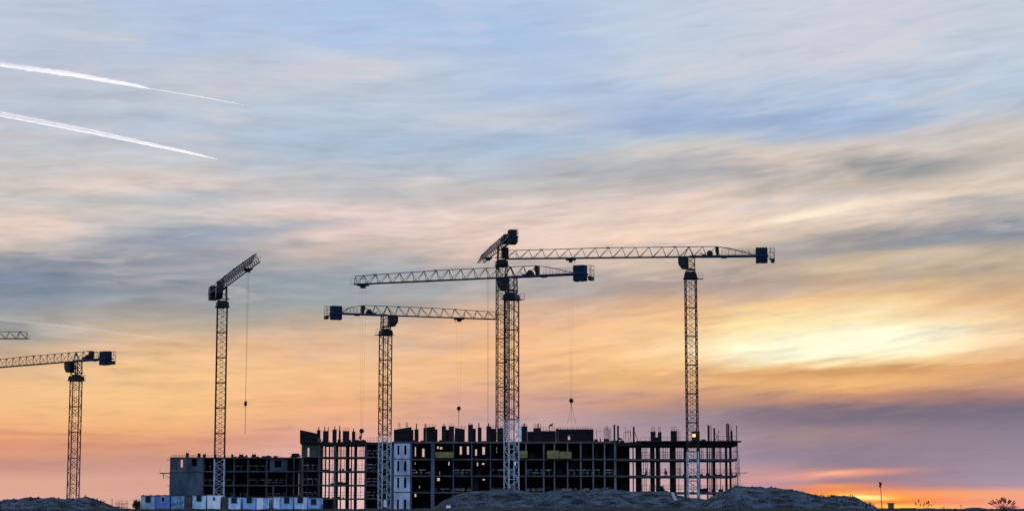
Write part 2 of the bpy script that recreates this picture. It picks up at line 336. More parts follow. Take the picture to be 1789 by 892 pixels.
def heap(name, prof, Y, depth, ma, seed):
    """a long heap of soil, its ridge line given in picture coordinates at depth Y"""
    P = [at(px, py, Y) for px, py in prof]
    def ridge(x):
        for a, b in zip(P, P[1:]):
            if a.x <= x <= b.x:
                t = (x-a.x)/(b.x-a.x); return a.z + (b.z-a.z)*t
        return -.2
    x0, x1 = P[0].x, P[-1].x; nx = int((x1-x0)/.35); ny = 64
    v = []; f = []
    for j in range(ny+1):
        t = -1 + 2*j/ny
        for i in range(nx+1):
            x = x0 + (x1-x0)*i/nx; y = Y + t*depth
            wob = mnoise.noise(Vector((x*.12, y*.12, seed)))*depth*.28
            tt = max(-1, min(1, (y + wob - Y)/depth)) if abs(t) < 1 else 1
            cross = max(0, 1 - abs(tt)**1.25)
            cross = cross if abs(tt) > .06 else 1
            r = ridge(x)
            z = (r + .3)*cross - .3
            q = mnoise.fractal(Vector((x*.35, y*.35, seed)), 1.0, 2.0, 5)*.32*min(1, max(0, r)/1.5)*(.25 + min(1, abs(tt)*3)*.75)
            q += mnoise.fractal(Vector((x*1.3, y*1.1, seed)), 1.0, 2.0, 4)*.13
            v.append((x, y, z + q*(1 - abs(t)**4)))
    n = nx+1
    for j in range(ny):
        for i in range(nx): f.append((j*n+i, j*n+i+1, (j+1)*n+i+1, (j+1)*n+i))
    b = MB(); b.v = v; b.f = f
    o = b.build(name, ma)
    for p in o.data.polygons: p.use_smooth = True
    return tag(o, kind='structure')
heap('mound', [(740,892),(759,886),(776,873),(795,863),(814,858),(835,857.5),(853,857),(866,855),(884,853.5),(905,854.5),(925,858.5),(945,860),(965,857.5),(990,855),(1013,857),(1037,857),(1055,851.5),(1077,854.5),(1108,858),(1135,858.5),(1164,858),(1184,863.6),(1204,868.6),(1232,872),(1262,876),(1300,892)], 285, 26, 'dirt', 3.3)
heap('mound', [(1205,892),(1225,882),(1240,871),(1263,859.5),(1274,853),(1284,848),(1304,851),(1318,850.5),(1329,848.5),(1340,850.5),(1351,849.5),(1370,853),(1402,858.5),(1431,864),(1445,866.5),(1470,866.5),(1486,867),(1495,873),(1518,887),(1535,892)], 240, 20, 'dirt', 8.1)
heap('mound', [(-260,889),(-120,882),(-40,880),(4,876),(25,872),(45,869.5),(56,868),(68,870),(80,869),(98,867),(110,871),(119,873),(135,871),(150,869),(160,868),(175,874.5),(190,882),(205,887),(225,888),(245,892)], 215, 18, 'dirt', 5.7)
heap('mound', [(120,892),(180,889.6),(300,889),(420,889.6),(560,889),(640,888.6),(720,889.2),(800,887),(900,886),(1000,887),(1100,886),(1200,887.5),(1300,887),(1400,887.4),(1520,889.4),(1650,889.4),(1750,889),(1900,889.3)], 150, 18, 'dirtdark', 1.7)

def rubble():
    rg = random.Random(21); b = MB(); t = MB()
    for o in [q for q in bpy.data.objects if q.name.startswith('mound')][:3]:
        vs_ = [v.co for v in o.data.vertices]; zmax = max(v.z for v in vs_); ym = sum(v.y for v in vs_)/len(vs_)
        face = [v for v in vs_ if v.y < ym + 1.5 and v.z > .15]
        for _ in range(420):
            c = rg.choice(face); q = abs(rg.gauss(0, .09)) + .05
            if rg.random() < .6:
                i = len(b.v); b.v += [tuple(c + Vector(d)*q*rg.uniform(.6, 1.3)) for d in ((1,0,0),(0,1,0),(-1,0,0),(0,-1,0),(0,0,.9),(0,0,-.6))]
                b.f += [(i, i+1, i+4), (i+1, i+2, i+4), (i+2, i+3, i+4), (i+3, i, i+4), (i+1, i, i+5), (i+2, i+1, i+5), (i+3, i+2, i+5), (i, i+3, i+5)]
            elif c.z < zmax*.6 or rg.random() < .25:
                for _k in range(7):
                    t.bar(c, c + Vector((rg.uniform(-.22, .22), rg.uniform(-.15, .15), rg.uniform(.12, .42))), .018, 3, .004)
    tag(b.build('rubble', 'edge'), 'loose stones and clods lying on the soil heaps', 'stones', kind='stuff')
    tag(t.build('weeds', 'grass'), 'small dark tufts growing low on the soil heaps', 'weeds', kind='stuff')
rubble()
def grass_strip():
    b = MB()
    rng = random.Random(3)
    def zt(px): return 888.5
    for k in range(5200):
        px = rng.uniform(-30, 1830); Y = rng.uniform(135, 165)
        base = at(px, 891.5, Y); h = rng.uniform(.04, .14)*(1 + 1.3*max(0, mnoise.noise(Vector((px*.02, 0, 4)))))
        lean = rng.uniform(-.08, .08)
        b.bar(base, base + Vector((lean, 0, h)), .014, 3, .003)
    tag(b.build('dry_grass', 'grass'), 'thin dry grass fringe along the dark bank at the bottom', 'grass', kind='stuff')
grass_strip()

# ------------------------------------------------------------------ buildings
class Frame:
    """helper for one cast-in-place building; x from picture columns at its front depth, z from rows"""
    def __init__(s, name, label, Y, depth, px0, px1):
        s.Y = Y; s.D = depth
        c = at((px0+px1)/2, YH, Y + depth/2)
        s.o = Vector((c.x, c.y, 0)); s.root = thing(name, label, 'building', s.o)
    def X(s, px, Y=None): return at(px, YH, Y or s.Y).x - s.o.x
    def Z(s, py, Y=None): return at(W/2, py, Y or s.Y).z
    def Xz(s, px, py, Y=None): return at(px, py, Y or s.Y).x - s.o.x
    def y(s, d): return s.Y + d - s.o.y
    def box(s, name, px0, px1, z0, z1, d0, d1, ma, rough=0, parent=None):
        b = MB(); b.box((s.X(px0), s.y(d0), z0), (s.X(px1), s.y(d1), z1)); return b.build(name, ma, parent or s.root)
def rebar_mb(x0, x1, y0, y1, z0, z1, n=10, r=.022, seed=0):
    rng = random.Random(seed); b = MB()
    for k in range(n):
        x = x0 + (x1-x0)*(k//2)/max(1, (n-1)//2); y = y0 if k % 2 else y1
        zt = z1 - rng.uniform(0, .25)*(z1-z0)
        b.bar((x, y, z0), (x + rng.uniform(-.08, .08), y, zt), r, 4)
    for z in (z0 + .4*(z1-z0), z0 + .75*(z1-z0)):
        if n > 4: b.bar((x0, y0, z), (x1, y0, z), r*.7, 4)
    return b
def stub(B, px0, px1, ytop, ybase, d=1.0, thick=.35, rtop=None, nr=6, spike=None, ma='concrete', seed=1, name='wall_stub'):
    """freshly cast wall or its shutter standing on the roof deck, with starter bars"""
    Yd = B.Y + d
    x0 = at(px0, (ytop+ybase)/2, Yd).x - B.o.x; x1 = at(px1, (ytop+ybase)/2, Yd).x - B.o.x
    z0 = B.Z(ybase); z1 = B.Z(ytop, Yd); y0 = B.y(d)
    b = MB(); b.box((x0, y0, z0), (x1, y0+thick, z1))
    w_ = x1-x0
    # ribs of the shutter
    n = max(1, int(w_/.7))
    for k in range(n+1):
        xx = x0 + w_*k/n; b.box((xx-.035, y0-.07, z0), (xx+.035, y0-.003, z1+.03))
    o = b.build(name, ma, B.root)
    if rtop is not None:
        rebar_mb(x0+.1, x1-.1, y0+.06, y0+thick-.06, z1-.02, B.Z(rtop, Yd), nr, seed=seed).build('rebar', 'rebar', o)
    if spike is not None:
        sx_, st_ = spike; xx = at(sx_, ybase, Yd).x - B.o.x; zt = B.Z(st_, Yd)
        MB().box((xx-.1, y0+.05, z1-.02), (xx+.1, y0+.25, zt)).build('starter_column', 'rebar', o)
    return o
def rails(B, px0, px1, zf, d, ma='plank', n=2, h=1.1, posts=6, seed=0, broken=False):
    rng = random.Random(seed); b = MB(); x0, x1 = B.X(px0), B.X(px1); y = B.y(d)
    for k in range(n):
        z = zf + h*(k+1)/n
        if broken:
            x = x0
            while x < x1 - .3:
                l = rng.uniform(.3, 1.3)
                b.box((x, y-.03, z-.05+rng.uniform(-.03, .03)), (min(x+l, x1), y+.03, z+.06)); x += l + rng.uniform(.15, .6)
        else: b.bar((x0, y, z), (x1, y, z), .035, 4)
    for k in range(posts): 
        x = x0 + (x1-x0)*k/(posts-1); b.bar((x, y+.04, zf), (x, y+.04, zf+h), .03, 4)
    return b.build('guard_rail', ma, B.root)
def props(B, pxs, z0, z1, d, r=.045):
    first = None
    for px in pxs:
        if first is None:
            b = MB(); b.bar((0, 0, 0), (0, 0, z1-z0), r, 5).box((-.12, -.12, 0), (.12, .12, .03)).box((-.12, -.12, z1-z0-.03), (.12, .12, z1-z0))
            b.box((-.07, -.07, 1.3), (.07, .07, 1.42))
            first = b.build('shoring_prop', 'prop', B.root, loc=(B.X(px), B.y(d), z0))
        else:
            copy_part(first, B.root, (B.X(px), B.y(d) + random.uniform(-.6, .6), z0))

# ---- central block
BC = Frame('unfinished_building', 'long unfinished concrete block with yellow bins and bare open floors at its right end', 366, 13, 688, 1292)
zC = [3.24, 6.22, 9.22, 12.28]
def slab(B, px0, px1, z, t=.24, d0=-.12, d1=None, ma='edge'):
    d1 = B.D if d1 is None else d1
    b = MB(); b.box((B.X(px0), B.y(d0), z-t), (B.X(px1), B.y(d1), z)); return b.build('floor_slab', ma, B.root)
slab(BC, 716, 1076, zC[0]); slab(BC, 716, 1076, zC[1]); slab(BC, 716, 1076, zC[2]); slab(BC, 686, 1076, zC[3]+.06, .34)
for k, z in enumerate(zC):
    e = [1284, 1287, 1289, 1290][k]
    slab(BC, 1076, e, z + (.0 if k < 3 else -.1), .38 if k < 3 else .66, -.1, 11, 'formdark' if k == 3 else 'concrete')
slab(BC, 1120, 1296, zC[3]+.16, .22, -1.2, 2.0, 'formdark')                 # edge platform
# cross walls, seen end on
wallsC = [(716, 719), (752.6, 759), (790.8, 792.6), (823, 825), (855.8, 857.8), (887, 889), (918, 920), (949, 951.3), (968, 970), (991, 993), (1014, 1016.3), (1035.8, 1038), (1056, 1058), (1073.5, 1077.3)]
for i, (a, b) in enumerate(wallsC):
    wd = BC.box('cross_wall', a, b, 0, zC[3]-.29, 0, 11.4, 'innerwall_lit' if a > 900 else 'bluewall')  # right-hand walls get a paler copy: light on their sides painted in
# back walls with odd openings
def backwall(B, px0, px1, z0, z1, d, holes=(), ma='concrete', t=.2):
    """wall across the rear of a bay, built as strips round its openings"""
    x0, x1 = B.X(px0, B.Y+d), B.X(px1, B.Y+d); y = B.y(d); b = MB(); x = x0
    for hx0, hx1, hy0, hy1 in sorted(holes):
        a, c = B.X(hx0, B.Y+d), B.X(hx1, B.Y+d); zt = min(z1-.02, B.Z(hy0, B.Y+d)); zb = max(z0+.02, B.Z(hy1, B.Y+d))
        if a > x: b.box((x, y, z0), (a, y+t, z1))
        b.box((a, y, z0), (c, y+t, zb)); b.box((a, y, zt), (c, y+t, z1)); x = c
    if x < x1: b.box((x, y, z0), (x1, y+t, z1))
    return b.build('back_wall', ma, B.root)
H3 = {3: [(721.5,726,780,796),(737,741,783,797),(731,732.2,806,812),(830,833,784,795),(866,868,780,790),(763,766,779,783),(768,772,780,784),(803,806.5,779,793),(815.5,819,779,793),(842.5,847,780,793)],
      2: [(721,727,807,810.5),(721,724,822,827),(725,728,823,829),(762.5,767.5,807,819),(762.5,768,823,828.5),(732,733.5,833,840),(783,785,806,812),(833,835,807,813),(842,846,808,811),(899,901,806,812)],
      1: [(721.5,727,834,843),(721.5,727,846,853),(763.5,768,834,839),(732,733,848,852),(843,847,836,838),(832,835,836,840)],
      0: [(722,727,862,867)]}
for k in range(4):
    z0 = 0 if k == 0 else zC[k-1]; z1 = zC[k] - .24 if k < 3 else zC[3]-.28
    backwall(BC, 717, 1076, z0, z1, 11.6, H3[k])
# inner half walls and stored stuff behind the facade
rng = random.Random(11)
for k in range(4):
    z0 = 0 if k == 0 else zC[k-1]
    for (a, b) in zip(wallsC, wallsC[1:]):
        if rng.random() < .6 and a[0] > 770:
            p0 = a[1] + rng.uniform(1, 8); p1 = min(b[0]-1, p0 + rng.uniform(5, 12)); dd = rng.uniform(3, 7)
            if p1 > p0 + 2:
                BC.box('partition_wall', p0, p1, z0, z0 + rng.choice([2.7, 2.7, 1.2]), dd, dd+.15, 'concrete')
# pale panel facade at the left corner
def windowed(B, name, px0, px1, z0, z1, d, holes, ma, t=.3, frames=None):
    x0, x1 = B.X(px0), B.X(px1); y = B.y(d); b = MB(); x = x0
    for hx0, hx1, hz0, hz1 in sorted(holes):
        a, c = B.X(hx0), B.X(hx1)
        if a > x: b.box((x, y, z0), (a, y+t, z1))
        b.box((a, y, z0), (c, y+t, hz0)); b.box((a, y, hz1), (c, y+t, z1)); x = c
    if x < x1: b.box((x, y, z0), (x1, y+t, z1))
    return b.build(name, ma, B.root)
for k in range(4):
    z0 = 0 if k == 0 else zC[k-1]+.02; z1 = zC[k]-.02 if k < 3 else zC[3] - .29
    hb, ht = (z0+.7, z1-.35) if k in (1, 2, 3) else (.2, 1.9)
    windowed(BC, 'facade_panel', 688, 716, z0, z1, -.1, [(693.5, 697, hb, ht), (705.5, 709.5, hb, ht)], 'panel')
    BC.box('inner_wall', 690, 715, z0, z1, 3.5, 3.7, 'formdark')
for k in range(3): BC.box('band', 687.6, 716.4, zC[k]-.08, zC[k]+.06, -.2, .2, 'edge')
BC.box('end_wall', 686.9, 687.9, 0, zC[3]-.3, .25, 11.4, 'bluewall')
MB().box((BC.X(752.6), BC.y(-.35), 0), (BC.X(759), BC.y(-.02), zC[3]-.3)).build('pilaster', 'bluewall', BC.root)
# open right end: pylons
pyl = [(1095,1101,4),(1102,1104,6),(1107,1109,2),(1113,1122.5,3),(1138,1146,2),(1149.5,1155.5,4),(1172.5,1183,2),(1220,1224,1),(1236.5,1239,.8),(1246.5,1250,1),(1269,1271,1),(1272.2,1274,2),(1276.5,1280,1),(1124.5,1125.5,6),(1158,1159.5,7),(1186,1187.2,7),(1200,1206,5),(1228,1229,6),(1256,1257.6,7),(1262,1263,3)]
for a, b, dd in pyl: BC.box('pylon', a, b, 0, zC[3]-.74, dd, dd+.4, 'formdark')
BC.box('back_wall', 1078, 1098, 0, zC[3]-.74, 9, 9.2, 'concrete')
for px, dd in [(1241.5,.8),(1244.6,.8),(1289,.2)]:
    b = MB(); b.bar((BC.X(px), BC.y(dd), 0), (BC.X(px), BC.y(dd), BC.Z(742)), .07, 6); b.build('pole', 'prop', BC.root)
# props under the slabs being cast
props(BC, [1126,1128.5,1131,1133.5,1160,1163,1166,1169,1187,1190,1194,1198,1227,1230,1233,1253,1257,1261,1265,1283], zC[2], zC[3]-.74, 3.5, .05)
props(BC, [1128,1131.5,1135,1187,1190,1192,1194], zC[1], zC[2]-.38, 5, .05)
props(BC, [1126,1129,1132,1190,1228,1257,1286], zC[0], zC[1]-.38, 4, .05)
props(BC, [1285,1287.5,1290,1292.4], zC[0], zC[0]+3, -.6, .035)
props(BC, [1285,1287.5,1290,1292.4], zC[1], zC[1]+3, -.6, .035)
props(BC, [1283,1286,1289], zC[2], zC[2]+3, -.6, .035)
for k, z in enumerate(zC[:3]):
    rails(BC, 1122, 1292 if k else 1288, z, -.3, 'prop', 2, 1.15, 14, k)
    rails(BC, 1140, 1289, z+.1, 8, 'prop', 2, .9, 9, k+5)
for k, z in enumerate(zC[:3]):
    a = [719, 759, 792.6, 857.8, 920, 951.3, 970, 993, 1016.3, 1038, 1058]; bb = [752, 790, 823, 887, 949, 968, 991, 1014, 1035.8, 1056, 1073]
    for i, (p, q) in enumerate(zip(a, bb)):
        if (i*7 + k*3) % 5 != 0 and k < 2: rails(BC, p+1, q-1, z, .25, 'board', 1 if i % 2 else 2, 1.0 if k else .55, 3, i+10*k, True)
rails(BC, 1120, 1200, BC.Z(776), .6, 'prop', 2, 1.3, 6); rails(BC, 1255, 1288, BC.Z(775), .4, 'prop', 2, 1.4, 4)
MB().bar((BC.X(1270), BC.y(-.6), BC.Z(826)), (BC.X(1306), BC.y(-.6), BC.Z(825.5)), .05, 5).build('scaffold_tube', 'prop', BC.root)
MB().bar((BC.X(1250), BC.y(.5), BC.Z(752)), (BC.X(1259), BC.y(.5), BC.Z(772)), .05).bar((BC.X(1259), BC.y(.6), BC.Z(752)), (BC.X(1250), BC.y(.6), BC.Z(772)), .05).bar((BC.X(1257.5), BC.y(.55), BC.Z(748)), (BC.X(1257.5), BC.y(.55), BC.Z(775)), .04).build('cross_brace', 'prop', BC.root)
# roof level: walls, shutters and starter bars
roofC = [ # x0,x1,ytop,rebar top,nbars,spike,depth
 (719.4,722,750,None,0,None,1.2),(724.5,731,749,None,0,(727.3,739.5),1.6),(740,744,746.5,None,0,(742.5,739.5),.8),
 (760.3,764,749,None,0,None,1.4),(772,779,743.5,None,0,(775.6,740),.8),(779.3,784,750,None,0,None,1.4),(784.3,793,744,738.5,6,None,.8),
 (818,826,741,738.5,6,None,.8),(826.4,831,748,None,0,None,1.6),(835,841,746,None,0,(836.6,738),.8),(850,858,744,None,0,(853.8,738.5),.8),
 (858.4,866,748,740,6,None,1.5),(869,879,747,None,0,None,.9),(911,921,744,738.8,8,(916,739),.6),(932,945,747,739,10,(940.3,739),.6),
 (971.5,975,748,None,0,None,.5),(1057,1064,767,742,8,None,1.0),(1137,1145,753,743.5,8,None,.8),(1149.6,1155.4,754,743.5,6,None,.8),(1145.1,1149.5,763,None,0,None,.9),
 (1172,1182.5,752,743,8,None,.8),(1209,1222,752.5,None,0,None,.5),(1106,1108.4,745,None,0,None,.8),(1072.2,1074.6,741,None,0,None,.8),(1078.4,1081,743,None,0,None,.8),
 (1236.5,1238.5,742,None,0,None,.8),(1246.6,1249,747,None,0,None,1),(1269,1271,739,None,0,None,1),(1272.2,1274,740,None,0,None,2),(1276.5,1279.5,752,741,4,None,1)]
for i, (a, b, yt, rt, nr, sp, dd) in enumerate(roofC):
    stub(BC, a, b, yt, 773 if a < 1060 else 777, dd, .35, rt, nr, sp, 'formdark', i)
for i, (a, b, y0, y1) in enumerate([(1043,1056,744,776),(1057.5,1063.5,742,770),(1094.5,1103,744,776),(1065.5,1069,745,775),(694,698,736,749),(707,711,735,748),(744,760,738.5,748),(795,812,742,749),(945,970,743,755),(976,1036,744,752),(1083,1090,768,777),(1186,1200,770,777),(1184,1190,748,776),(1226,1236,766,777)]):
    x0, x1 = BC.X(a), BC.X(b)
    rebar_mb(x0, x1, BC.y(.9), BC.y(1.15), BC.Z(y1), BC.Z(y0), max(6, int((x1-x0)*5)), .03, i).build('rebar', 'rebar', BC.root)
MB().bar((BC.X(1108), BC.y(.9), BC.Z(748)), (BC.X(1119), BC.y(.9), BC.Z(776)), .07).build('brace', 'prop', BC.root)
b = MB(); 
for p, q in (((1091,754),(1103,754)),((1091,754),(1091,770)),((1103,754),(1103,764)),((1103,764),(1093,776))):
    b.bar((BC.X(p[0]), BC.y(.5), BC.Z(p[1])), (BC.X(q[0]), BC.y(.5), BC.Z(q[1])), .05)
b.build('scaffold_frame', 'prop', BC.root)
def clutter(B, px0, px1, yb, n, seed, hmax=.9, d=.3):
    """loose site material heaped on a deck: planks, blocks, panels"""
    rg = random.Random(seed); z = B.Z(yb); b = MB(); x0, x1 = B.X(px0), B.X(px1)
    for _ in range(n):
        x = rg.uniform(x0, x1); w_ = rg.uniform(.15, 1.1); h = rg.uniform(.12, hmax); y = B.y(d + rg.uniform(0, 2))
        if rg.random() < .35: b.bar((x, y, z), (x + rg.uniform(-1.2, 1.2), y, z+h*1.2), .04)
        else: b.box((x-w_/2, y, z-.05), (x+w_/2, y+rg.uniform(.2, .8), z+h))
    return tag(b.build('stacked_materials', 'formdark', B.root), kind='stuff')
clutter(BC, 722, 740, 773, 8, 1, .7); clutter(BC, 765, 772, 773, 5, 2, .8); clutter(BC, 841, 850, 773, 6, 3, .5); clutter(BC, 1040, 1062, 776, 22, 4, 1.3)
clutter(BC, 1062, 1105, 776, 26, 5, 1.0); clutter(BC, 1108, 1136, 777, 18, 6, .9); clutter(BC, 1222, 1236, 776, 14, 7, 1.0); clutter(BC, 1250, 1290, 776, 28, 8, .9)
clutter(BC, 1222, 1290, 804, 18, 9, .5); clutter(BC, 1222, 1290, 831, 18, 10, .6); clutter(BC, 1150, 1165, 858, 14, 11, 1.1); clutter(BC, 1225, 1262, 858, 16, 12, .9)
clutter(BC, 1110, 1220, 831, 14, 13, .4); clutter(BC, 720, 1070, 858, 60, 14, .7, 1); clutter(BC, 720, 1070, 831, 50, 15, .7, 1); clutter(BC, 720, 1070, 803, 50, 16, .8, 1)

# ---- left tall block
BL = Frame('unfinished_building', 'narrower unfinished block of bare columns with pink sky showing between them', 432, 12, 524, 700)
zL = [2.5, 5.4, 8.35, 11.35, 14.4]
def XL(px): return px
for k, z in enumerate(zL):
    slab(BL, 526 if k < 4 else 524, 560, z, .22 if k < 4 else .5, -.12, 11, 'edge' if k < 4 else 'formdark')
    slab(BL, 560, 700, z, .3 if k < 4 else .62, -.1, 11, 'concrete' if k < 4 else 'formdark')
for k in range(5):
    z0 = 0 if k == 0 else zL[k-1]; z1 = zL[k] - (.22 if k < 4 else .5)
    hol = [(536, 539, 781.5, 797)] if k == 4 else []
    backwall(BL, 526, 558, z0, z1, 7 if k < 4 else .25, hol)
    if k == 0: backwall(BL, 558, 586, z0, z1, 3)
    backwall(BL, 640, 700, z0, z1, 8)
for a, b, dd in [(525.5,529,0),(555,558.5,0),(566,568.2,1),(571,573.4,3),(582.5,586,0),(592,594,2),(601,607.5,3),(611.5,613.5,1),(616.5,621.8,2),(636,639.5,0),(661,662.5,0),(684,688,0)]:
    BL.box('column', a, b, 0, zL[4]-.66, dd, dd+.4 if dd else 6, 'formdark' if dd else 'concrete')
props(BL, [561,563.5,576,577.8,579.5,589,597,599,626,629,632,634.5], zL[3], zL[4]-.66, 3.5, .05)
props(BL, [562,577,589.5,598,629], zL[2], zL[3]-.3, 4, .045)
props(BL, [577.5,579,598,626,628], zL[1], zL[2]-.3, 4, .045)
props(BL, [627,577,598], zL[0], zL[1]-.3, 4, .045)
for k, z in enumerate(zL[:4]):
    rails(BL, 559, 636, z, .1, 'prop', 2, 1.2, 9, k); rails(BL, 641, 661, z, .3, 'board', 2, 1.3, 3, k+40, True); rails(BL, 529, 553, z, .4, 'board', 1, 1.2, 4, k+50, True)
for i, (a, b, yt, rt, nr, sp, dd) in enumerate([(554,559.5,750.5,None,0,(556.5,745),.6),(564.5,574,752,None,0,(567,744.5),.6),(581,588,749.5,None,0,(584.5,744),.6),(592,595,751.5,None,0,(593,743),.6),(599,610,752,745,8,None,.6),(615,620.6,753,None,0,(617.3,748),.6)]):
    stub(BL, a, b, yt, 775, dd, .35, rt, nr, sp, 'formdark', i+60)
    if sp and i == 1: MB().box((BL.X(570.8), BL.y(.65), BL.Z(753)), (BL.X(572), BL.y(.85), BL.Z(745))).build('starter_column', 'rebar', BL.root)
clutter(BL, 545, 636, 773, 40, 21, .8); clutter(BL, 640, 690, 773, 12, 22, .35); clutter(BL, 592, 610, 822, 14, 23, .6); clutter(BL, 585, 605, 846, 12, 24, .6)
clutter(BL, 560, 582, 822, 8, 25, .4); clutter(BL, 560, 582, 846, 8, 26, .4); clutter(BL, 560, 600, 870, 8, 27, .4); clutter(BL, 530, 555, 870, 8, 28, .5); clutter(BL, 640, 684, 846, 14, 29, .8)
rails(BL, 621, 629, BL.Z(773), .4, 'prop', 2, 2.0, 3); rails(BL, 640, 663, BL.Z(772), .4, 'prop', 2, 1.0, 5)
b = MB()
for k in range(4): b.box((BL.X(544), BL.y(-.3), BL.Z(771.5)+k*.26), (BL.X(560)+random.uniform(-.4, .2), BL.y(-.1), BL.Z(771.5)+k*.26+.1))
b.build('plank_stack', 'plank', BL.root)

# ---- low left wing
BW = Frame('unfinished_building', 'lowest unfinished wing with a smooth blank concrete end wall behind the site cabins', 438, 12, 295, 524)
zW = [2.4, 5.38, 8.4, 11.36]
for k, z in enumerate(zW): slab(BW, 295 if k in (2, 3) else 353, 523.5, z, .24, -.12, 11, 'edge' if k < 3 else 'concrete')
for k in range(4):
    z0 = 0 if k == 0 else zW[k-1]; z1 = zW[k]-.24
    hol = [(500, 502.2, [868,849,825,804][k], [889,866,845,814][k])]
    if k < 3: hol.append((514.5, 521.5, [875,849,825][k], [889,865,845][k]))
    else: hol.append((515.5, 520.5, 805, 819))
    backwall(BW, 353, 523.5, z0, z1, 9, hol)
windowed(BW, 'facade_panel', 295.3, 353, zW[2]+.02, zW[3]-.26, 0, [(313.8, 317.8, zW[2]+.8, zW[2]+2.5), (333, 342.5, zW[2]+1.0, zW[2]+2.6)], 'bluewall', .25)
backwall(BW, 319, 352, zW[2], zW[3]-.25, 4)
windowed(BW, 'end_wall', 295, 353.4, 0, zW[2]-.26, 0, [], 'bluewall', .3)
windowed(BW, 'facade_panel', 470, 499.5, zW[2]+.02, zW[3]-.26, .3, [(478, 490, zW[2]+.8, zW[2]+2.3)], 'bluewall', .2)
for a, b in [(353,354.6),(377,378.5),(406.5,408.3),(431,432.6),(463.3,466.2),(499.5,500.8),(511,513.6),(521.8,523.4)]:
    BW.box('cross_wall', a, b, 0, zW[3]-.26, .05, 8.9, 'concrete')
BW.box('column', 475, 478.5, 0, zW[1]-.26, .1, .5, 'bluewall'); BW.box('column', 306, 307.5, zW[2]+.01, zW[3]-.25, -.1, .1, 'concrete'); BW.box('column', 324, 325.5, zW[2]+.01, zW[3]-.25, -.1, .1, 'concrete')
for k, z in enumerate(zW[:3]):
    for i, (p, q) in enumerate([(355,376),(379,405),(409,430),(434,462),(467,498)]):
        if (i+k) % 3: rails(BW, p, q, z, .3, 'plank', 2 if i == 4 else 1, 1.1, 3, i+70+k, True)
rails(BW, 297, 380, BW.Z(799), .4, 'rebar', 1, .55, 14, 3)
for i, (a, b, yt) in enumerate([(325,329.5,790.5),(345.5,350,791),(355,359.5,792.5),(375,378,793),(391,394,794),(404,407.5,793),(418,425,793.2),(429,432,794),(440.5,447,792.8),(466,471,794.8)]):
    stub(BW, a, b, yt, 799, .6, .3, yt-3.5 if i % 2 == 0 else None, 4, None, 'formdark', i+90)
clutter(BW, 400, 520, 799, 46, 31, .5); clutter(BW, 355, 510, 823, 26, 32, .6, 1); clutter(BW, 355, 510, 847, 26, 33, .6, 1); clutter(BW, 505, 522, 797, 10, 34, .9); clutter(BW, 512, 523, 822, 8, 35, 1.4)
rebar_mb(BW.X(297), BW.X(352), BW.y(.3), BW.y(.5), BW.Z(800), BW.Z(794), 26, .025, 44).build('rebar', 'rebar', BW.root)
# cantilevered outrigger platform at the left corner
b = MB(); b.box((BW.X(277.5), BW.y(0), BW.Z(826.5)), (BW.X(295), BW.y(1.2), BW.Z(825))); b.bar((BW.X(282), BW.y(.5), BW.Z(826)), (BW.X(295), BW.y(.5), BW.Z(834)), .05)
b.bar((BW.X(282.5), BW.y(.6), BW.Z(827)), (BW.X(283.5), BW.y(.6), BW.Z(834)), .1); b.bar((BW.X(283), BW.y(.5), BW.Z(834)), (BW.X(295), BW.y(.5), BW.Z(834)), .04)
b.bar((BW.X(277.8), BW.y(.1), BW.Z(826)), (BW.X(277.8), BW.y(.1), BW.Z(816)), .035); b.build('outrigger_platform', 'prop', BW.root)
MB().box((BW.X(290), BW.y(0), BW.Z(802.6)), (BW.X(295), BW.y(.8), BW.Z(801.6))).build('scaffold_bracket', 'prop', BW.root)
MB().box((BW.X(291.5), BW.y(0), BW.Z(848)), (BW.X(295), BW.y(.8), BW.Z(847))).build('scaffold_bracket', 'prop', BW.root)

# ---- shutters (formwork) that stand on the decks
def shutter(B, outline, d, label, thick=.25, hole=None):
    Yd = B.Y + d
    pts = [at(px, py, Yd) for px, py in outline]
    cx = sum(p.x for p in pts)/len(pts); zb = min(p.z for p in pts)
    root = thing('formwork_panel', label, 'formwork', (cx, Yd, zb), group='formwork panels standing on the decks')
    if hole:
        (a, c, t, bo) = hole; x0, x1 = pts[0].x, pts[1].x
        A = at(a, 760, Yd).x; Cc = at(c, 760, Yd).x; zt = at(a, t, Yd).z; zB = at(a, bo, Yd).z; z0, z1 = pts[0].z, pts[2].z
        b = MB()
        b.box((x0-cx, 0, 0), (A-cx, thick, z1-zb)); b.box((Cc-cx, 0, 0), (x1-cx, thick, z1-zb)); b.box((A-cx, 0, 0), (Cc-cx, thick, zB-zb)); b.box((A-cx, 0, zt-zb), (Cc-cx, thick, z1-zb))
    else:
        b = MB(); b.prism([(p.x-cx, p.z-zb) for p in pts], 0, thick)
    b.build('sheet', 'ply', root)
    x0 = min(p.x for p in pts)-cx; x1 = max(p.x for p in pts)-cx; h = min(pts[2].z, pts[3].z)-zb
    r = MB()
    for z in (.35, h*.5, h-.3): r.box((x0+.05, -.09, z), (x1-.05, -.004, z+.11))
    r.build('waling', 'formdark', root)
    br = MB()
    n = max(2, int((x1-x0)/5))
    for k in range(n):
        x = x0 + .3 + (x1-x0-.6)*k/(n-1); br.bar((x, thick+.01, h*.8), (x, thick+1.3, 0), .04)
    br.build('brace', 'prop', root)
    return root
shutter(BC, [(688,775),(719,773),(719,745),(688,750)], .3, 'large dark gridded formwork panel with a sloping top above the pale windowed corner')
shutter(BC, [(744.5,772),(760,772),(760,744.5),(744.5,746)], .5, 'dark formwork panel with bars on top, right of the pale corner panel')
shutter(BC, [(793.5,772),(812,772),(812,749),(795,746.5)], .5, 'dark formwork panel standing directly under a crane hook block left of centre')
shutter(BC, [(921.5,772),(932,772),(932,753),(921.5,753)], .5, 'smallest low formwork panel between two taller stubs right of the central mast')
